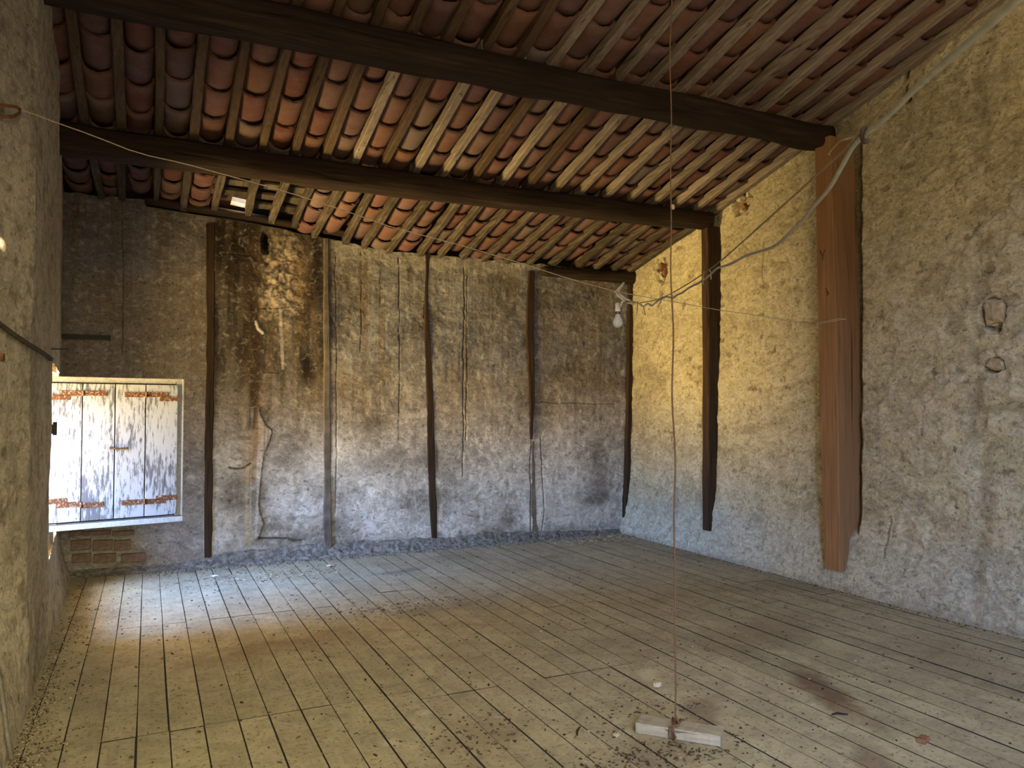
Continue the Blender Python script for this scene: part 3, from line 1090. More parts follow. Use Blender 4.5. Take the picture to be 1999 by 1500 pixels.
# ------------------------------------------------------------------ floor
fl = MB()
fl.box((-1.2, BACKY - 0.4, -0.16), (5.8, 8.4, -0.0045))
floor = fl.build('floor', M['dark'])
tag(floor, 'dusty floor of narrow boards', None, None, 'structure')
BW = 0.1455
x = -0.62
bi = 0
while x < 5.4:
    w = BW * (1 + random.uniform(-.06, .06))
    if x < 1.15:
        cuts = [BACKY, 0.1, 2.02, 3.97, 5.94, 8.05]
    elif x < 2.55:
        cuts = [BACKY, 1.2, 3.85, 6.2 + random.choice((0, 0.4, -0.5)), 8.05]
    else:
        cuts = [BACKY, random.choice((0.6, 1.4, 2.0)), random.choice((4.6, 5.2, 5.8)), 8.05]
    for y0, y1 in zip(cuts[:-1], cuts[1:]):
        m = MB()
        L = y1 - y0 - random.uniform(.003, .008)
        g = random.uniform(.0025, .0065)
        c = 0.0012
        ww = w - g
        n = max(2, int(L / 0.35))
        vs, fs = [], []
        sd = random.random() * 90
        for i in range(n + 1):
            yy = L * i / n
            zz = 0.004 * (float(vn(yy * 1.5 + sd, 2.2)) - .5)
            e0 = 0.004 * (float(vn(yy * 2 + sd, 5.2)) - .5)
            vs += [(e0, yy, -0.036), (e0, yy, zz - c), (c + e0, yy, zz), (ww - c + e0, yy, zz), (ww + e0, yy, zz - c), (ww + e0, yy, -0.036)]
        for i in range(n):
            for k in range(5):
                fs.append((i * 6 + k, i * 6 + 6 + k, i * 6 + 7 + k, i * 6 + k + 1))
        fs += [tuple(range(6)), tuple(n * 6 + k for k in reversed(range(6)))]
        m.add(vs, fs)
        b = m.build('floorboard', M['floor'], floor)
        b.data.materials.append(M['dark'])                       # dirty edges, darkened so the gaps stay shaded against the window
        b.data.polygons.foreach_set('material_index', [0 if abs(p.normal.z) > 0.9 else 1 for p in b.data.polygons])
        b.location = (x, y0, random.uniform(-.0012, .0008))
    x += w

# ------------------------------------------------------------------ roof
ceiling = empty('ceiling', (2.3, 5, 3.6))
ceiling.location = (0, 0, 0)
tag(ceiling, 'underside of the tiled roof', None, None, 'structure')
RX = [-0.72, -0.46, -0.21, 0.03, 0.28, 0.54, 0.80, 1.05, 1.30, 1.55, 1.80, 2.07, 2.35, 2.62, 2.89, 3.16, 3.45, 3.73, 4.01, 4.30, 4.57, 4.84, 5.10, 5.36]
YTOP = 1.75

# a slipped place higher up, through which the sun reaches the left wall
_t = onL(-8, 452)
_k = (4.75 - _t.z) / -SUN_DIR.z
HOLE = _t - SUN_DIR * _k
for _ in range(8):
    _k = (float(zr(HOLE.x, HOLE.y)) + 0.19 - _t.z) / -SUN_DIR.z
    HOLE = _t - SUN_DIR * _k
# covering above the channel tiles (one slipped place lets the sky in)
dk = MB()
dxs = sorted([KX0, KX1, -1.2, 0.70, 0.86, 5.8, HOLE.x - 0.10, HOLE.x + 0.10])
dys = sorted([KY0, KY1, BACKY - 0.4, 1.5, 4.8, 6.35, 7.775, 7.98, 8.32, HOLE.y - 0.09, HOLE.y + 0.09])
for i in range(len(dxs) - 1):
    for j in range(len(dys) - 1):
        mx, my = (dxs[i] + dxs[i + 1]) / 2, (dys[j] + dys[j + 1]) / 2
        if (KX0 < mx < KX1 and KY0 < my < KY1) or (0.70 < mx < 0.86 and 7.775 < my < 7.98) or (abs(mx - HOLE.x) < 0.1 and abs(my - HOLE.y) < 0.09):
            continue
        pts = [(dxs[i], dys[j]), (dxs[i + 1], dys[j]), (dxs[i + 1], dys[j + 1]), (dxs[i], dys[j + 1])]
        dk.add([(a, b, float(zr(a, b)) + 0.17) for a, b in pts] + [(a, b, float(zr(a, b)) + 0.21) for a, b in pts],
               [(0, 1, 2, 3), (7, 6, 5, 4), (0, 4, 5, 1), (1, 5, 6, 2), (2, 6, 7, 3), (3, 7, 4, 0)])
dk.build('roof_covering', M['deck'], ceiling)
# eaves closed behind the wall head
ev = MB()
ev.box((-1.2, 8.14, 2.7), (5.8, 8.3, 3.75))
ev.build('eaves_masonry', M['dark'], ceiling)
# boards bridging the gap where channel tiles are missing
for (ya, h) in ((7.22, 0.10), (7.42, 0.085), (7.62, 0.07)):
    m = MB()
    m.box((0.44 if ya > 7.6 else 0, 0, 0), (1.02, 0.13, 0.022))
    b = m.build('batten', M['rafter_rough'], ceiling)
    b.location = (0.42, ya, float(zr(0.8, ya)) + h + 0.01)
    b.rotation_euler = (-0.1, 0, random.uniform(-.02, .02))


def rafter(x0, ya, yb, w, h, mat, seed, x1=None, rough=0.004):
    n = 16
    vs, fs = [], []
    x1 = x0 if x1 is None else x1
    za = float(zr(x0, ya))
    for i in range(n + 1):
        s = i / n
        y = ya + (yb - ya) * s
        xx = x0 + (x1 - x0) * s + rough * 2 * (float(vn(s * 3, 1.1, seed)) - .5)
        z = float(zr(xx, y)) + rough * 1.2 * (float(vn(s * 4, 4.1, seed)) - .5)
        wl = w / 2 + rough * 2 * (float(vn(s * 5, 8.1, seed)) - .5)
        wr = w / 2 + rough * 2 * (float(vn(s * 5, 12.1, seed)) - .5)
        c = 0.006 + rough * 0.5
        for (u, q) in ((-wl, h), (-wl, c), (-wl + c, 0), (wr - c, 0), (wr, c), (wr, h)):
            vs.append((xx + u - x0, y - ya, z + q - za))
    for i in range(n):
        for k in range(6):
            fs.append((i * 6 + k, i * 6 + (k + 1) % 6, i * 6 + 6 + (k + 1) % 6, i * 6 + 6 + k))
    fs += [tuple(reversed(range(6))), tuple(n * 6 + k for k in range(6))]
    m = MB()
    m.add(vs, fs)
    o = m.build('rafter', mat, ceiling)
    o.location = (x0, ya, za)
    return o


for i, rx in enumerate(RX):
    j = lambda a: random.uniform(-a, a)
    pale = i >= 16 or (i in (12, 14) and True)
    mid = M['rafter_pale'] if pale or i in (9, 11) else M['rafter']
    up = M['rafter_pale'] if i >= 13 else M['rafter']
    lo_end = 7.80 + j(.12) if 4 < i < 9 else 8.02
    rafter(rx + j(.03), 6.34, lo_end, 0.062 + j(.008), 0.074, M['rafter_rough'], 300 + i, rx + j(.05), 0.008)
    rafter(rx, 4.80, 6.40, 0.064 + j(.006), 0.074, mid, 400 + i, rx + j(.015), 0.003 if not pale else 0.005)
    rafter(rx + 0.02 + (j(.03) if i != 12 else -0.085), YTOP, 4.86, 0.064 + j(.006), 0.074, up, 500 + i, rx + j(.02), 0.003)


def tile_mesh(w, L, seed, broken=False):
    """half-round channel tile seen from below; origin at the middle of its lower end, +Y runs up the slope"""
    r = random.Random(seed)
    nu, nl, th = 10, 4, 0.015
    vs, fs = [], []
    for side in (0, 1):
        for i in range(nl + 1):
            s = i / nl
            wid = w * (0.93 + 0.07 * s)
            for k in range(nu + 1):
                a = math.pi * (k / nu)
                x = -math.cos(a) * wid / 2
                z = -math.sin(a) ** 0.9 * (0.078 + 0.004 * s)
                if side:
                    x *= (wid / 2 - th) / (wid / 2)
                    z += th
                vs.append((x + r.uniform(-.001, .001), s * L + 0.006 * math.sin(a) * (1 if i in (0, nl) else 0) * r.uniform(-1, 1), z + 0.08 + r.uniform(-.0012, .0012)))
    o = (nl + 1) * (nu + 1)
    for i in range(nl):
        for k in range(nu):
            a = i * (nu + 1) + k
            fs.append((a, a + nu + 1, a + nu + 2, a + 1))
            fs.append((o + a, o + a + 1, o + a + nu + 2, o + a + nu + 1))
    for k in range(nu):
        fs.append((k, k + 1, o + k + 1, o + k))
        a = nl * (nu + 1) + k
        fs.append((a, o + a, o + a + 1, a + 1))
    for i in range(nl):
        a = i * (nu + 1)
        fs.append((a, o + a, o + a + nu + 1, a + nu + 1))
        a += nu
        fs.append((a, a + nu + 1, o + a + nu + 1, o + a))
    me = bpy.data.meshes.new('roof_tile')
    me.from_pydata(vs, [], fs)
    me.polygons.foreach_set('use_smooth', [len(p.vertices) == 4 and p.index < nl * nu * 2 for p in me.polygons])
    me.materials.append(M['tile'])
    me.update()
    return me


TW = {}
spots = []
for i in range(len(RX) - 1):
    xm, gap = (RX[i] + RX[i + 1]) / 2, RX[i + 1] - RX[i]
    off = random.uniform(-.08, .08)
    for k in range(20):
        y = 8.16 - 0.333 * k + off + random.uniform(-.015, .015)    # lower end
        if y > 8.2 or y - 0.36 < YTOP:
            continue
        if (i in (5, 6, 7) and y > 7.06) or (abs(xm - HOLE.x) < 0.27 and HOLE.y - 0.35 < y - 0.2 < HOLE.y + 0.45):
            continue
        px, py, d = project((xm, y - 0.16, float(zr(xm, y - 0.16))))
        vis = -120 < px < 2120 and -150 < py < 700
        spots.append((0 if vis else 1, d, i, xm, gap, y))
spots.sort()
rest_v = []
for n_, (nv_, d, i, xm, gap, y) in enumerate(spots):
    L = 0.41
    key = (round(gap, 2), n_ % 5)
    if key not in TW:
        TW[key] = tile_mesh(gap - 0.045, L, 900 + len(TW))
    z0, z1 = float(zr(xm, y)), float(zr(xm, y - L))
    ang = math.atan2(z1 - z0, L)
    loc = Vector((xm + random.uniform(-.006, .006), y, z0 + 0.024 + 0.034 + random.uniform(-.004, .006)))
    # turned so +Y of the tile runs up the slope (towards the viewer's side)
    rot = Matrix.Rotation(math.pi + random.uniform(-.02, .02), 4, 'Z') @ Matrix.Rotation(ang - 0.088, 4, 'X')
    mt = Matrix.Translation(loc) @ rot @ Matrix.Rotation(random.uniform(-.03, .03), 4, 'Y')
    if n_ < 300:
        o = bpy.data.objects.new('roof_tile', TW[key])
        o.matrix_world = mt
        COL.objects.link(o)
        o.parent = ceiling
    else:
        rest_v.append((TW[key], mt))
if rest_v:
    m = MB()
    for me, mt in rest_v:
        m.add([mt @ v.co for v in me.vertices], [tuple(p.vertices) for p in me.polygons])
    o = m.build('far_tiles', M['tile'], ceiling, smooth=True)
    o['kind'] = 'stuff'

# purlins
o = hewn('roof_beam', (-0.72, BEAM_Y[0], 3.455), (5.30, BEAM_Y[0] + 0.02, 3.475), 0.215, 0.22, M['beam'], None, 71, 70, 0.014, 0.165, 0.18, 0.02, 0.35)
tag(o, 'lower dark roof beam, nearer the stained back wall', 'beam', kind='thing')
o = hewn('roof_beam', (-0.72, BEAM_Y[1], 3.86), (5.30, BEAM_Y[1], 3.845), 0.225, 0.23, M['beam'], None, 72, 70, 0.014, 0.18, 0.2, 0.01, 0.3)
tag(o, 'upper dark roof beam resting on the broad orange post', 'beam', kind='thing')


# posts against the right wall
def post(lines, proud, mat, label, xoff=0.0, wob=0.004, seed=0, taper=0.0):
    """lines: (z, y of far edge, y of near edge); stands against the right wall"""
    vs, fs = [], []
    n = 30
    zs = [l[0] for l in lines]
    for i in range(n + 1):
        z = zs[0] + (zs[-1] - zs[0]) * i / n
        ya = np.interp(z, zs, [l[1] for l in lines]) + wob * (vn(z * 3, 1.0, seed) - .5) * 2
        yb = np.interp(z, zs, [l[2] for l in lines]) + wob * (vn(z * 3, 6.0, seed) - .5) * 2
        xf = np.interp(z, zs, [l[3] for l in lines]) + wob * (vn(z * 2, 11.0, seed) - .5)
        xb = 5.45
        c = 0.008
        for (xx, yy) in ((xb, ya), (xf + c, ya), (xf, ya - c), (xf, yb + c), (xf + c, yb), (xb, yb)):
            vs.append((xx, yy, z))
    for i in range(n):
        for k in range(6):
            fs.append((i * 6 + k, i * 6 + (k + 1) % 6, i * 6 + 6 + (k + 1) % 6, i * 6 + 6 + k))
    fs += [tuple(reversed(range(6))), tuple(n * 6 + k for k in range(6))]
    m = MB()
    m.add(vs, fs)
    o = m.build('timber_post', mat)
    tag(o, label, 'post', kind='thing')
    return o


X1 = 5.17
p_b, p_m, p_t = onX(1624, 1113, X1), onX(1614, 650, X1), onX(1605, 275, X1)
w2 = 0.10
broad = post([(p_b.z, p_b.y + .083, p_b.y - .083, X1 + .0), (p_m.z, p_m.y + .10, p_m.y - .10, X1), (p_t.z + .02, p_t.y + .085, p_t.y - .085, X1)], 0.1, M['post'],
     'broad orange-brown squared post under the upper beam', seed=3, wob=0.0015)
for strokes in (((1600, 489), (1606, 500)), ((1606, 500), (1611, 487)), ((1606, 500), (1606, 508))), (((1612, 563), (1618, 574)), ((1618, 574), (1612, 578)), ((1612, 570), (1618, 574))):
    m = MB()
    for p, q in strokes:
        m.tube([onX(*p, X1 - .0005), onX(*q, X1 - .0005)], 0.0035, 5)
    m.build('pencil_mark', M['iron_dark'], broad)
X2 = 5.23
p_b, p_m, p_t = onX(1376, 1036, X2), onX(1377, 700, X2), onX(1375, 446, X2)
post([(p_b.z, p_b.y + .05, p_b.y - .05, X2), (p_m.z, p_m.y + .055, p_m.y - .055, X2), (p_t.z + .02, p_t.y + .05, p_t.y - .05, X2)], 0.1, M['stud'],
     'narrow dark brown post under the lower beam end', seed=5, wob=0.010)

# ------------------------------------------------------------------ shuttered casement swung in at the opening
SH0 = Vector((-0.90, 7.06, 0))
SH1 = Vector((0.272, 7.30, 0))
sdir = (SH1 - SH0).normalized()
sang = math.atan2(sdir.y, sdir.x)
sh_root = empty('shutter', (SH0.x, SH0.y, WZ0))
sh_root.rotation_euler = (0, 0, sang)
tag(sh_root, 'pair of flaking white board shutters in their frame at the opening', 'shutter')
LEN = (SH1 - SH0).length
HT = 1.235


def shx(px, py=880):             # distance along the shutter of a photograph column
    d = ray(px, py)
    A = np.array([[d.x, -sdir.x], [d.y, -sdir.y]])
    s = np.linalg.solve(A, np.array([SH0.x, SH0.y]))
    return float(s[1])


def shbox(name, x0, x1, y0, y1, z0, z1, mat, parent=None, bev=0.003):
    m = MB()
    m.box((x0, y0, z0), (x1, y1, z1))
    o = m.build(name, mat, parent or sh_root)
    if bev:
        b = o.modifiers.new('bevel', 'BEVEL')
        b.width, b.segments = bev, 2
    return o


B0 = 0.025
shbox('top_rail', 0, LEN, -0.012, 0.045, HT - 0.045, HT, M['frame_paint'])
shbox('stile', LEN - 0.055, LEN, -0.004, 0.06, B0 + 0.03, HT - 0.045, M['frame_grey'])
shbox('stile_bead', LEN - 0.010, LEN + 0.004, -0.016, 0.05, B0 + 0.03, HT, M['frame_paint'])
shbox('stile', 0, 0.05, -0.004, 0.06, B0 + 0.03, HT - 0.045, M['frame_grey'])
shbox('bottom_rail', 0, LEN, -0.035, 0.06, B0 - 0.022, B0 + 0.022, M['frame_paint'])
edges = [0.052, shx(103) - 0.02, shx(158.5), shx(222.5), shx(282), shx(345)]
leafs = []
for k in range(1, 5):
    a, b = edges[k], edges[k + 1]
    if k == 1:
        a = 0.055
    g = 0.006 if k == 1 else 0.009
    o = shbox('plank', a + g / 2, b - g / 2, -0.030, -0.006, B0 + 0.045, HT - 0.055, M['shutter'], None, 0.002)
    leafs.append(o)
shbox('back_panel', 0.05, LEN - 0.05, 0.02, 0.035, B0 + 0.03, HT - 0.045, M['iron_dark'], None, 0)


def shz(px, py):                 # height on the shutter, above its root
    d = ray(px, py)
    A = np.array([[d.x, -sdir.x], [d.y, -sdir.y]])
    s = np.linalg.solve(A, np.array([SH0.x, SH0.y]))
    return CAMZ + float(s[0]) * d.z - WZ0


for (xa, xb, yc, k) in ((115, 158.5, 768, 0), (158.5, 206, 768, 1), (240, 282, 771, 2), (282, 325, 771, 3), (96, 134, 776, 0), (308, 346, 779, 3),
                         (110, 158.5, 985, 0), (158.5, 202, 985, 1), (237, 282, 980, 2), (282, 322, 978, 3), (96, 131, 978, 0), (304, 345, 971, 3)):
    a, b = shx(xa), shx(xb)
    z = shz((xa + xb) / 2, yc)
    shbox('strap_hinge', a, b, -0.036, -0.030, z - 0.021, z + 0.021, M['hinge'], leafs[k], 0.001)
for (xk, yc, k) in ((158.5, 768, 0), (282, 771, 2), (158.5, 985, 0), (282, 978, 2)):
    m = MB()
    z = shz(xk, yc)
    m.tube([(shx(xk), -0.040, z - 0.022), (shx(xk), -0.040, z + 0.022)], 0.008, 8)
    m.build('hinge_knuckle', M['hinge'], leafs[k])
m = MB()
a, b, z = shx(214), shx(243), shz(228, 875)
m.tube([(a, -0.04, z + .004), (a + .03, -0.048, z), (b - .03, -0.046, z - .004), (b, -0.04, z - .002)], 0.006, 8)
m.box((a - .008, -.05, z - .006), (a + .012, -.03, z + .014))
m.box((b - .012, -.046, z - .012), (b + .004, -.03, z + .006))
m.build('latch', M['iron'], leafs[2])
m = MB()
for (px, py) in ((340, 748), (341, 808), (341, 875), (341, 942), (338, 1003), (217, 757), (150, 1012)):
    m.tube([(shx(px), -0.028, shz(px, py)), (shx(px), -0.033, shz(px, py))], 0.005, 6)
o = m.build('nail_heads', M['iron_dark'], sh_root)
o['kind'] = 'stuff'


# ------------------------------------------------------------------ rubble and debris
def build_rubble():
    """crumbled mortar heaped along the foot of the back wall"""
    xs = np.arange(-0.75, 5.35, 0.012)
    nv = 26
    v = np.linspace(0, 1, nv)[:, None]
    X = np.repeat(xs[None, :], nv, 0)
    hgt = (0.125 + 0.12 * (fbm(xs * 1.6, xs * 0, 301, 4) - .4)) * (0.45 + 0.55 * ss(0.2, 0.9, xs)) * (1 - 0.35 * ss(3.6, 4.6, xs))
    dep = 0.11 + 0.10 * (fbm(xs * 1.3, xs * 0 + 4, 302, 4) - .4)
    Yp = FARY + 0.02 - (dep[None, :] + 0.02) * v
    Zp = hgt[None, :] * (1 - v) ** 1.1 * (1 - 0.25 * v) - 0.004
    bmp = (fbm(X * 34, v * 7 + X * 3, 303, 5, 0.62) - .5)
    Zp = Zp + 0.06 * bmp * np.sin(np.pi * np.clip(v * 0.9 + 0.05, 0, 1)) * (0.4 + hgt[None, :] * 6)
    Zp[-1, :] = -0.006
    t = fbm(X * 30, v * 8, 304, 3)
    col = C(0.09, 0.083, 0.074) + (t[..., None] ** 1.5) * C(0.32, 0.31, 0.28)
    P = np.stack([X, Yp + 0.02 * bmp, Zp], -1)
    o = grid_mesh('rubble', P, col, M['rubble'], flip=True)
    tag(o, 'grey crumbled mortar heaped along the foot of the back wall', 'rubble', kind='stuff')


build_rubble()


PL_U = (onZ(1407, 1460) - onZ(1240, 1432)).normalized()
PL_C = (onZ(1407, 1460) + onZ(1240, 1432)) / 2 + Vector((-PL_U.y, PL_U.x, 0)) * 0.0575


def build_debris():
    r = random.Random(5)
    m = MB()
    pal = [(0.09, 0.06, 0.035), (0.14, 0.10, 0.06), (0.05, 0.035, 0.025), (0.33, 0.26, 0.16), (0.42, 0.36, 0.25), (0.26, 0.19, 0.11), (0.50, 0.46, 0.37), (0.18, 0.12, 0.075)]

    def chip(x, y, s, col, flat=0.3, long=1.0):
        if not (XL(y, 0) + 0.01 < x < XR(y, 0) - 0.01):
            return
        q_ = Vector((x, y, 0)) - PL_C
        if abs(q_.dot(PL_U)) < 0.24 and abs(q_.x * -PL_U.y + q_.y * PL_U.x) < 0.085:      # the plank lies here
            return
        a = r.uniform(0, 6.28)
        mt = Matrix.Translation((x, y, 0.002)) @ Matrix.Rotation(a, 4, 'Z') @ Matrix.Rotation(r.uniform(-.25, .25), 4, 'X')
        vs = []
        k = 5
        for zz in (0, s * flat):
            for i in range(k):
                an = 6.283 * i / k
                q = r.uniform(.6, 1.0) * (1 if zz == 0 else .75)
                vs.append(mt @ Vector((math.cos(an) * s * q * long, math.sin(an) * s * q / long ** .5, zz)))
        m.add(vs, [tuple(reversed(range(k))), tuple(k + i for i in range(k))] + [(i, (i + 1) % k, k + (i + 1) % k, k + i) for i in range(k)], col)

    for _ in range(5200):                                     # all over the boards
        x, y = r.uniform(-0.5, 5.2), r.uniform(2.2, 7.9)
        chip(x, y, r.choice((.002, .003, .004, .005, .006, .009)) * r.uniform(.7, 1.2), r.choice(pal + pal[:3]), r.uniform(.15, .6), r.choice((1, 1.3, 2.2)))
    for _ in range(2600):                                     # thick along the left wall
        y = 3.2 + abs(r.gauss(0, 1.6)) if r.random() < .8 else r.uniform(3, 7.6)
        x = -0.54 + abs(r.gauss(0, 0.075 + 0.05 * math.sin(y * 5) ** 2))
        chip(x, y, r.uniform(.002, .0075), r.choice(pal[:5] + [(0.30, 0.25, 0.18), (0.36, 0.31, 0.23)]), r.uniform(.3, .8), r.choice((1, 1.3)))
    for (px, py, n, sx, sy, cols, lo, hi, lg) in ((490, 1128, 330, .30, .16, pal[3:7], .005, .013, 2.0), (800, 1185, 380, .35, .12, pal[3:6] + pal[:1], .005, .013, 1.8), (1195, 1052, 600, .28, .10, pal[3:6], .008, .020, 2.4),
                                                   (640, 1110, 120, .5, .2, pal[3:7], .004, .010, 1.6), (1270, 1480, 260, .22, .10, pal[:4], .004, .010, 1.6), (1340, 1450, 120, .18, .08, pal[:3], .004, .010, 1.8),
                                                   (925, 1435, 110, .16, .12, [(0.14, 0.08, 0.05), (0.10, .075, .05)], .004, .010, 1.4), (1300, 1390, 90, .2, .1, pal[:4], .004, .010, 1.4), (1060, 1052, 200, .5, .06, pal[3:6], .005, .012, 2.0)):
        c = onZ(px, py)
        for _ in range(n):
            chip(c.x + r.gauss(0, sx), min(c.y + r.gauss(0, sy), 7.86), r.uniform(lo, hi), r.choice(cols), r.uniform(.15, .5), lg * r.uniform(.7, 1.2))
    for _ in range(700):                                      # along the right wall and the rubble
        y = r.uniform(3.0, 7.8)
        chip(float(XR(y, 0)) - 0.02 - abs(r.gauss(0, .035)), y, r.uniform(.003, .009), r.choice(pal[:5]), .5)
    for _ in range(1200):
        chip(r.uniform(0.0, 5.0), 7.85 - abs(r.gauss(0, .07)), r.uniform(.004, .013), r.choice([(0.2, .19, .17), (0.34, .32, .28), (0.12, .11, .1)]), .6)
    o = m.build('debris', M['debris'])
    tag(o, 'splinters, grit and straw scattered over the floorboards', 'debris', kind='stuff')


build_debris()


def lump(name, px, py, sx, sy, sz, mat, label, cat, seed, rot=0.0):
    c = onZ(px, py)
    m = MB()
    rock(m, (0, 0, 0), sx, sy, sz, seed)
    o = m.build(name, M[mat])
    o.location = (c.x, c.y, sz * 0.8)
    o.rotation_euler = (0, 0, rot)
    tag(o, label, cat)


def scrap(name, px, py, s, label, seed, mat='paper'):
    c = onZ(px, py)
    r = random.Random(seed)
    m = MB()
    n = 9
    vs = [(0, 0, s * 0.45)]
    for ring in (0.55, 1.0):
        for i in range(n):
            a = 6.283 * i / n
            q = ring * s * r.uniform(.75, 1.1)
            vs.append((math.cos(a) * q * 1.4, math.sin(a) * q, s * (0.30 * r.random() if ring < 1 else 0.5 * r.random())))
    fs = [(0, 1 + i, 1 + (i + 1) % n) for i in range(n)] + [(1 + i, 1 + n + i, 1 + n + (i + 1) % n, 1 + (i + 1) % n) for i in range(n)]
    m.add(vs, fs)
    o = m.build(name, M[mat])
    o.location = (c.x, c.y, 0.003)
    md = o.modifiers.new('thick', 'SOLIDIFY')
    md.thickness = 0.002
    tag(o, label, 'scrap')


scrap('plaster_flake', 419, 1126, 0.030, 'crumpled pale flake on the floor in front of the dark stud', 1)
scrap('plaster_flake', 645, 1106, 0.030, 'pale flake on the floor below the dusty stud', 2)
lump('stone_chip', 1283, 1340, 0.028, 0.020, 0.013, 'stone_pale', 'small pale stone behind the tethered plank', 'stone', 3, 0.6)
lump('stone_chip', 1203, 1438, 0.016, 0.013, 0.010, 'stone', 'tiny stone beside the left end of the tethered plank', 'stone', 8, 0.6)
c = onZ(1803, 1449)
m = MB()
m.box((-0.035, -0.018, 0), (0.035, 0.018, 0.02))
o = m.build('brick_fragment', M['brick_red'])
o.location = (c.x, c.y, 0.001)
o.rotation_euler = (0, 0, 0.35)
bv = o.modifiers.new('bevel', 'BEVEL')
bv.width, bv.segments = 0.005, 2
tag(o, 'small reddish brick fragment lying alone on the floorboards', 'brick')
c = onZ(1640, 1398)
m = MB()
m.tube([(-0.04, 0, .006), (-0.01, .012, .008), (0.04, 0.004, .006)], [.004, .006, .003], 6)
o = m.build('twig', M['stud'])
o.location = (c.x, c.y, 0)
o.rotation_euler = (0, 0, -0.5)
tag(o, 'short dark twig on the floor beyond the brick fragment', 'twig')
c = onZ(1130, 1430)
m = MB()
m.tube([(-0.05, 0, .006), (0.0, .006, .007), (0.05, 0.0, .006)], [.004, .005, .003], 6)
o = m.build('twig', M['stud'])
o.location = (c.x, c.y, 0)
o.rotation_euler = (0, 0, 0.9)
tag(o, 'thin dark splinter on the floor left of the tethered plank', 'twig')

# ------------------------------------------------------------------ tethered plank and its string
TH = 0.045
cor = [onZ(1240, 1432), onZ(1407, 1460), onZ(1413, 1432), onZ(1251, 1408)]
bl = cor[0]
ux = (cor[1] - cor[0])
LN = ux.length
ux.normalize()
uy = Vector((-ux.y, ux.x, 0))
WD = 0.115
m = MB()
nx = 26
vs, fs = [], []
for i in range(nx + 1):
    s = LN * i / nx
    j = lambda a: random.uniform(-a, a)
    e = 0.0 if i not in (0, nx) else j(.004)
    vs += [(s + e, 0 + j(.0015), 0), (s + e, 0 + j(.0015), TH - .004), (s + e, 0.005, TH + j(.001)), (s + e, WD - .005, TH + j(.001)), (s + e, WD + j(.002), TH - .004), (s + e, WD + j(.002), 0)]
for i in range(nx):
    for k in range(6):
        fs.append((i * 6 + k, i * 6 + 6 + k, i * 6 + 6 + (k + 1) % 6, i * 6 + (k + 1) % 6))
fs += [tuple(range(6)), tuple(nx * 6 + k for k in reversed(range(6)))]
m.add(vs, fs)
o = m.build('wooden_plank', M['plank'])
o.location = (bl.x, bl.y, 0.003)
o.rotation_euler = (0, 0, math.atan2(ux.y, ux.x))
tag(o, 'short weathered plank lying on the floor with twine tied round it', 'plank')

tie = bl + ux * (LN * 0.455) + Vector((0, 0, 0))
top_tie = tie + uy * 0.055 + Vector((0, 0, TH + 0.012))
zt = float(zr(top_tie.x, top_tie.y))
st = MB()
pts, rs = [], []
for i in range(90):
    t = i / 89
    z = top_tie.z + (zt + 0.02 - top_tie.z) * t
    a = 0.010 * math.sin(t * math.pi)
    px_ = top_tie.x + a * math.sin(t * 9) * .6 + 0.004 * math.sin(t * 51)
    pts.append((px_, top_tie.y + 0.004 * math.cos(t * 37), z))
    rs.append(0.0042 if t < 0.45 else 0.0034)
st.tube(pts, rs, 6)
st_root = empty('hanging_string', tuple(top_tie))
tag(st_root, 'long thin string hanging from the roof down to the plank', 'string')
o = st.build('string', M['twine'], st_root, True)
o.matrix_parent_inverse = Matrix.Translation(-top_tie)
zk = onY(1312, 404, top_tie.y)
m = MB()
rock(m, (0, 0, 0), .009, .009, .013, 5)
o = m.build('knot', M['string'], st_root)
o.location = (top_tie.x + 0.004 - top_tie.x, 0, zk.z - top_tie.z)
# twine bound round the plank
m = MB()
for off in (-0.012, 0.0, 0.012):
    q = tie + ux * off
    loop = []
    for k in range(17):
        a = 2 * math.pi * k / 16
        cx_, cz_ = math.cos(a), math.sin(a)
        yy = WD / 2 + (WD / 2 + .006) * math.copysign(min(1, abs(cx_) * 1.35), cx_)
        zz = TH / 2 + .004 + (TH / 2 + .004) * math.copysign(min(1, abs(cz_) * 1.35), cz_)
        w_ = q + uy * yy + ux * (0.018 * cx_ * (1 if off >= 0 else -1))
        loop.append((w_.x, w_.y, zz))
    m.tube(loop, 0.0042, 6)
b0 = tie + uy * -0.006
m.tube([top_tie + Vector((0, 0, .03)), top_tie + ux * 0.014 + Vector((0, 0, 0.0)), top_tie + ux * 0.018 + uy * -0.03, tie + ux * -0.02 + Vector((0, 0, TH + .008))], 0.006, 6)
m.tube([b0 + Vector((0, 0, TH * .8)), b0 - uy * 0.012 + ux * 0.016 + Vector((0, 0, TH * .4)), b0 - uy * 0.025 + ux * .012 + Vector((0, 0, .008)), b0 - uy * 0.04 + ux * .028 + Vector((0, 0, .006))], 0.0045, 6)
m.tube([b0 - uy * 0.025 + ux * .012 + Vector((0, 0, .008)), b0 - uy * 0.04 + ux * -.004 + Vector((0, 0, .006))], 0.0045, 6)
o = m.build('binding', M['twine'], st_root, True)
o.matrix_parent_inverse = Matrix.Translation(-top_tie)

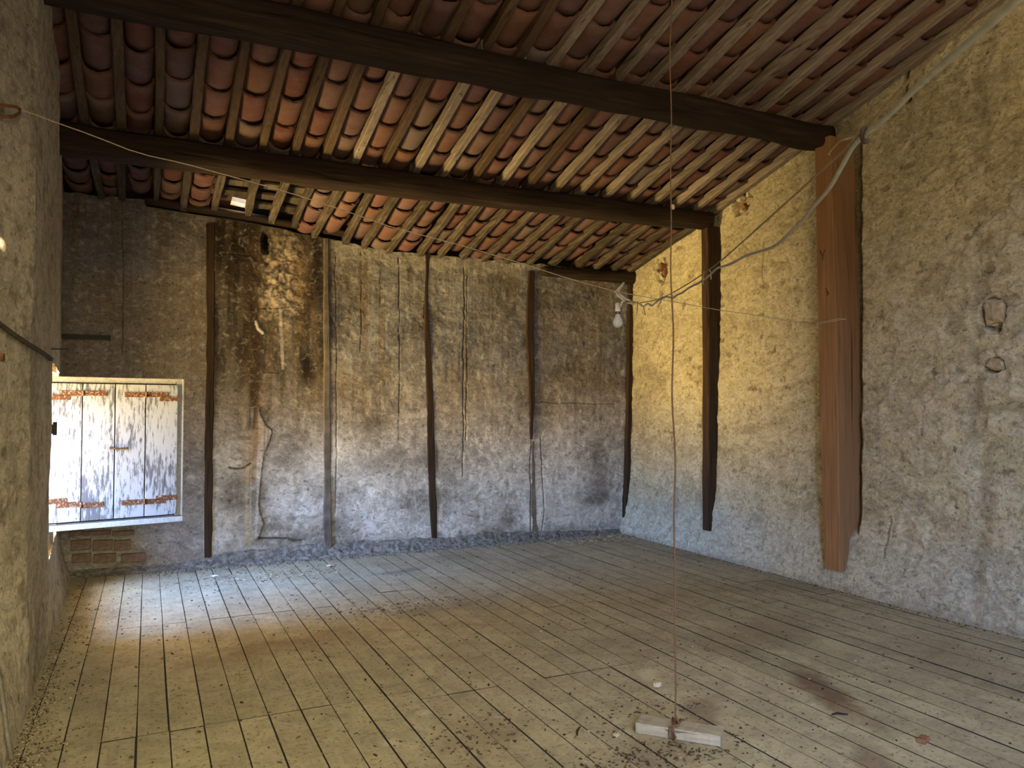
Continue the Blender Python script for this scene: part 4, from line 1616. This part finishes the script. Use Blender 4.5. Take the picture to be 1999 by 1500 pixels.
# ------------------------------------------------------------------ wires, cable and bulb
WP = [(38, 214), (70, 224), (100, 236), (160, 257), (215, 278), (250, 292), (290, 304), (340, 315), (380, 325), (460, 347), (500, 358), (540, 369), (620, 394), (700, 421), (760, 442), (830, 461), (900, 479), (960, 497),
      (1030, 518), (1100, 541), (1160, 558), (1205, 570), (1260, 580), (1330, 592), (1400, 605), (1460, 613), (1500, 620), (1560, 629), (1594, 633)]
wire_pts = []
for k, (px, py) in enumerate(WP):
    t = (px - 38) / (1594 - 38)
    wire_pts.append(onY(px, py, 4.41 + 0.40 * t))
m = MB()
m.tube(wire_pts, 0.0028, 6)
q = wire_pts[-1]
for zoff in (0.0, 0.012):                                       # turned round the post
    m.tube([q, (X1 - .006, q.y, q.z + zoff), (X1 - .006, q.y - 0.235, q.z + .012 + zoff), (X1 + .06, q.y - .245, q.z + .02)], 0.0026, 6)
m.tube([q, q + Vector((-.04, -.02, -.03)), q + Vector((-.02, -.06, -.05)), q + Vector((.01, -.05, -.02))], 0.0022, 6)
m.tube([q + Vector((-.17, 0, .018)), q + Vector((-.20, -.01, -.01)), q + Vector((-.23, 0, .012))], 0.0022, 6)
o = m.build('tie_wire', M['steel_wire'], None, True)
tag(o, 'thin slack wire strung across the room from iron ring to orange post', 'wire')
# ring in the left wall
m = MB()
m.tube([onL(px, py, o_) for px, py, o_ in ((-14, 203, -.02), (2, 205, .02), (18, 207, .035), (32, 209, .04), (39, 214, .04), (38, 221, .04), (28, 227, .035), (12, 228, .025), (-14, 225, -.02))], 0.0075, 8)
o = m.build('iron_ring', M['iron_rust'], None, True)
tag(o, 'rusty iron loop on the left wall holding the slack wire', 'ring')

# light bulb under the wire
bulb_root = empty('light_bulb', at(1206, 640, 5.62))
tag(bulb_root, 'bare clear light bulb in a white holder hanging from the wire', 'light bulb')
bl_ = Vector(bulb_root.location)
u = 5.62 / FPX                                                # metres per pixel there
prof = [(0.0, 0.0), (4 * u, 0.6 * u), (7.5 * u, 3 * u), (9.6 * u, 7 * u), (9.9 * u, 11 * u), (8.8 * u, 15.5 * u), (6.6 * u, 20 * u), (5.2 * u, 24 * u), (4.8 * u, 27 * u)]
m = MB()
m.lathe(prof, 24)
o = m.build('glass', M['glass'], bulb_root, True)
sm = o.modifiers.new('wall', 'SOLIDIFY')
sm.thickness = 0.0012
m = MB()
m.lathe([(0, 26 * u), (4.9 * u, 26 * u), (5.2 * u, 28 * u), (4.6 * u, 29 * u), (5.1 * u, 30.5 * u), (4.8 * u, 32 * u), (0, 32 * u)], 16)
m.build('cap', M['brass'], bulb_root, True)
m = MB()
m.lathe([(0, 31.5 * u), (5.2 * u, 31.5 * u), (5.4 * u, 35 * u), (4.8 * u, 40 * u), (4.4 * u, 42 * u), (4.8 * u, 44 * u), (4.6 * u, 47 * u), (2.6 * u, 49 * u), (0, 49.4 * u)], 20)
m.build('holder', M['porcelain'], bulb_root, True)
m = MB()
m.tube([(0, 0, 8 * u), (0, 0, 24 * u)], 0.9 * u, 6)
m.tube([(-2.6 * u, 0, 13 * u), (0, 0, 15 * u), (2.6 * u, 0, 13 * u)], 0.3 * u, 5)
m.build('filament_stem', M['steel_wire'], bulb_root, True)
# flex of the bulb, looped over the wire
m = MB()


def pl(pts, d0, d1):
    n = len(pts)
    return [at(px, py, d0 + (d1 - d0) * k / (n - 1)) for k, (px, py) in enumerate(pts)]


m.tube(pl([(1206, 591), (1208, 601), (1212, 598), (1214, 590), (1219, 587), (1216, 584), (1209, 579), (1204, 573), (1203, 568)], 5.60, 5.64), 0.010, 7)
m.tube(pl([(1199, 571), (1204, 567), (1212, 558), (1217, 552)], 5.63, 5.66), 0.006, 6)
m.tube(pl([(1206, 570), (1211, 563), (1219, 552)], 5.63, 5.66), 0.006, 6)
m.tube(pl([(1207, 571), (1214, 578), (1222, 584), (1229, 587), (1235, 591)], 5.62, 5.55), 0.008, 7)
m.tube(pl([(1203, 570), (1206, 577), (1213, 583), (1220, 587)], 5.62, 5.6), 0.009, 7)
m.tube(pl([(1226, 592), (1231, 591), (1236, 594)], 5.6, 5.56), 0.009, 7)
m.build('flex', M['flex'], bulb_root, True).matrix_parent_inverse = Matrix.Translation(-bl_)
m = MB()
m.tube(pl([(1206, 586), (1210, 580), (1214, 577)], 5.62, 5.62), 0.004, 6)
m.build('hook', M['iron'], bulb_root, True).matrix_parent_inverse = Matrix.Translation(-bl_)


def smooth_path(P, D, n=120):
    """Catmull-Rom through photograph points, each set at its own depth in the room"""
    Q = [at(px, py, d) for (px, py), d in zip(P, D)]
    out = []
    for i in range(len(Q) - 1):
        a, b, c, d = Q[max(i - 1, 0)], Q[i], Q[i + 1], Q[min(i + 2, len(Q) - 1)]
        for k in range(6):
            t = k / 6
            out.append(0.5 * ((2 * b) + (c - a) * t + (2 * a - 5 * b + 4 * c - d) * t * t + (3 * b - a - 3 * c + d) * t ** 3))
    out.append(Q[-1])
    return out


CAB = [(1229, 588, 5.56), (1245, 592, 5.45), (1250, 594, 5.42), (1256, 598, 5.38), (1265, 593, 5.30), (1272, 597, 5.24), (1282, 589, 5.15), (1292, 583, 5.05), (1302, 580, 4.95), (1313, 582, 4.85), (1322, 576, 4.75), (1333, 571, 4.6), (1345, 562, 4.45),
       (1365, 552, 4.2), (1385, 538, 4.0), (1400, 524, 3.8), (1425, 516, 3.55), (1455, 500, 3.25), (1480, 492, 3.05), (1505, 484, 2.85), (1525, 471, 2.7), (1545, 452, 2.55), (1565, 432, 2.42), (1590, 402, 2.25), (1620, 366, 2.08), (1645, 322, 1.93), (1665, 287, 1.82),
       (1690, 262, 1.70), (1730, 230, 1.55), (1780, 180, 1.38), (1830, 135, 1.22), (1880, 92, 1.06), (1930, 48, .93), (1985, -2, .82), (2040, -55, .74), (2120, -130, .66)]
path = smooth_path([c[:2] for c in CAB], [c[2] for c in CAB])
m = MB()
m.tube(path, 0.0058, 10)
cable = m.build('electric_cable', M['cable'], None, True)
tag(cable, 'thick grey electric cable sagging from the bulb up towards the viewer', 'cable')
CRD = [(1250, 591, 5.42), (1275, 587, 5.22), (1300, 578, 4.95), (1330, 562, 4.6), (1365, 540, 4.2), (1400, 515, 3.8), (1450, 472, 3.25), (1500, 427, 2.85), (1550, 382, 2.5), (1600, 337, 2.2), (1640, 301, 1.95), (1665, 277, 1.82), (1676, 266, 1.77), (1690, 251, 1.70), (1697, 243, 1.67), (1730, 205, 1.55), (1780, 152, 1.38), (1830, 100, 1.22),
       (1880, 50, 1.06), (1930, -2, .93), (1990, -65, .82), (2080, -160, .68)]
path = smooth_path([c[:2] for c in CRD], [c[2] for c in CRD])
cord_root = empty('carrier_cord', tuple(at(1690, 255, 1.7)))
cr0 = Vector(cord_root.location)
tag(cord_root, 'taut brown cord carrying the thick grey cable', 'cord')
m = MB()
m.tube(path, 0.0032, 8)
m.build('cord', M['cord'], cord_root, True).matrix_parent_inverse = Matrix.Translation(-cr0)
m = MB()
m.tube(smooth_path([(1693, 246), (1684, 250), (1678, 260), (1668, 268), (1655, 272), (1640, 276), (1630, 286), (1619, 298), (1618, 302)], [1.70, 1.71, 1.73, 1.77, 1.8, 1.84, 1.88, 1.93, 1.94]), 0.0020, 7)
m.build('loose_end', M['cord'], cord_root, True).matrix_parent_inverse = Matrix.Translation(-cr0)
m = MB()
m.tube(smooth_path([(1692, 246), (1685, 254), (1683, 268), (1688, 277), (1695, 274)], [1.69, 1.685, 1.68, 1.68, 1.685]), 0.0050, 8)
m.build('tie', M['stud'], cord_root, True).matrix_parent_inverse = Matrix.Translation(-cr0)
for pts, d in (([(1245, 588), (1244, 600), (1243, 612)], 5.45), ([(1256, 598), (1258, 608), (1260, 616)], 5.38), ([(1294, 572), (1291, 586), (1285, 599)], 5.04), ([(1374, 530), (1372, 545), (1373, 556)], 4.1), ([(1384, 525), (1388, 534), (1388, 546)], 4.0)):
    m = MB()
    m.tube(pl(pts, d, d), 0.0035, 6)
    m.build('twist_tie', M['cord'], cord_root, True).matrix_parent_inverse = Matrix.Translation(-cr0)

# ------------------------------------------------------------------ ironwork and cable on the left wall
m = MB()
m.tube([onL(-20, 618, .02), onL(0, 633, .02), onL(15, 645, .022), onL(35, 659, .022), onL(55, 672, .024), onL(75, 684, .022), onL(95, 697, .02), onL(100, 702, .01)], 0.012, 8)
o = m.build('wall_cable', M['rope'], None, True)
tag(o, 'dusty black cable running down the left wall to the opening', 'cable')
# iron bar set in the left wall
e0, e1 = onY(112, 655, 7.84), onY(216, 659, 7.84)
m = MB()
m.box((e0.x - .1, -0.012, -0.017), (e1.x, 0.012, 0.017))
o = m.build('iron_bar', M['iron_dark'])
o.location = (0, 7.84, (e0.z + e1.z) / 2)
o.rotation_euler = (0, math.atan2(e0.z - e1.z, e1.x - e0.x) * 0, 0)
tag(o, 'dark iron bar jutting from the left wall above the shutters', 'bar')
pw = onL(100, 682)
m = MB()
m.tube([pw + Vector((-.04, 0, 0)), pw + Vector((.10, .0, .004))], 0.005, 6)
o = m.build('iron_nail', M['iron_dark'])
tag(o, 'thin iron spike in the left wall just above the opening', 'nail')
pw = onL(2, 697)
m = MB()
m.box((-.03, -.03, -.015), (0.012, 0.03, 0.015))
o = m.build('cable_clip', M['iron_rust'])
o.location = pw
tag(o, 'small rusty clip on the left wall below the black cable', 'clip')
# pintle on the near jamb
pj = onL(101, 838)
m = MB()
m.box((-.05, -.03, -.03), (0.022, 0.02, 0.03))
m.tube([(0.016, 0.012, -.04), (0.016, 0.012, .045)], 0.012, 8)
o = m.build('hinge_pintle', M['iron_dark'])
o.location = pj
tag(o, 'dark iron pintle on the near edge of the opening', 'hinge')
# conduit low on the left wall, close to the viewer
m = MB()
m.tube([onL(-14, 1290, .012), onL(0, 1330, .014), onL(8, 1385, .014), onL(15, 1440, .014), onL(22, 1478, .014), onL(24, 1490, .012)], 0.009, 8)
o = m.build('conduit', M['conduit'], None, True)
tag(o, 'dark conduit slanting down the left wall to the floor', 'conduit')
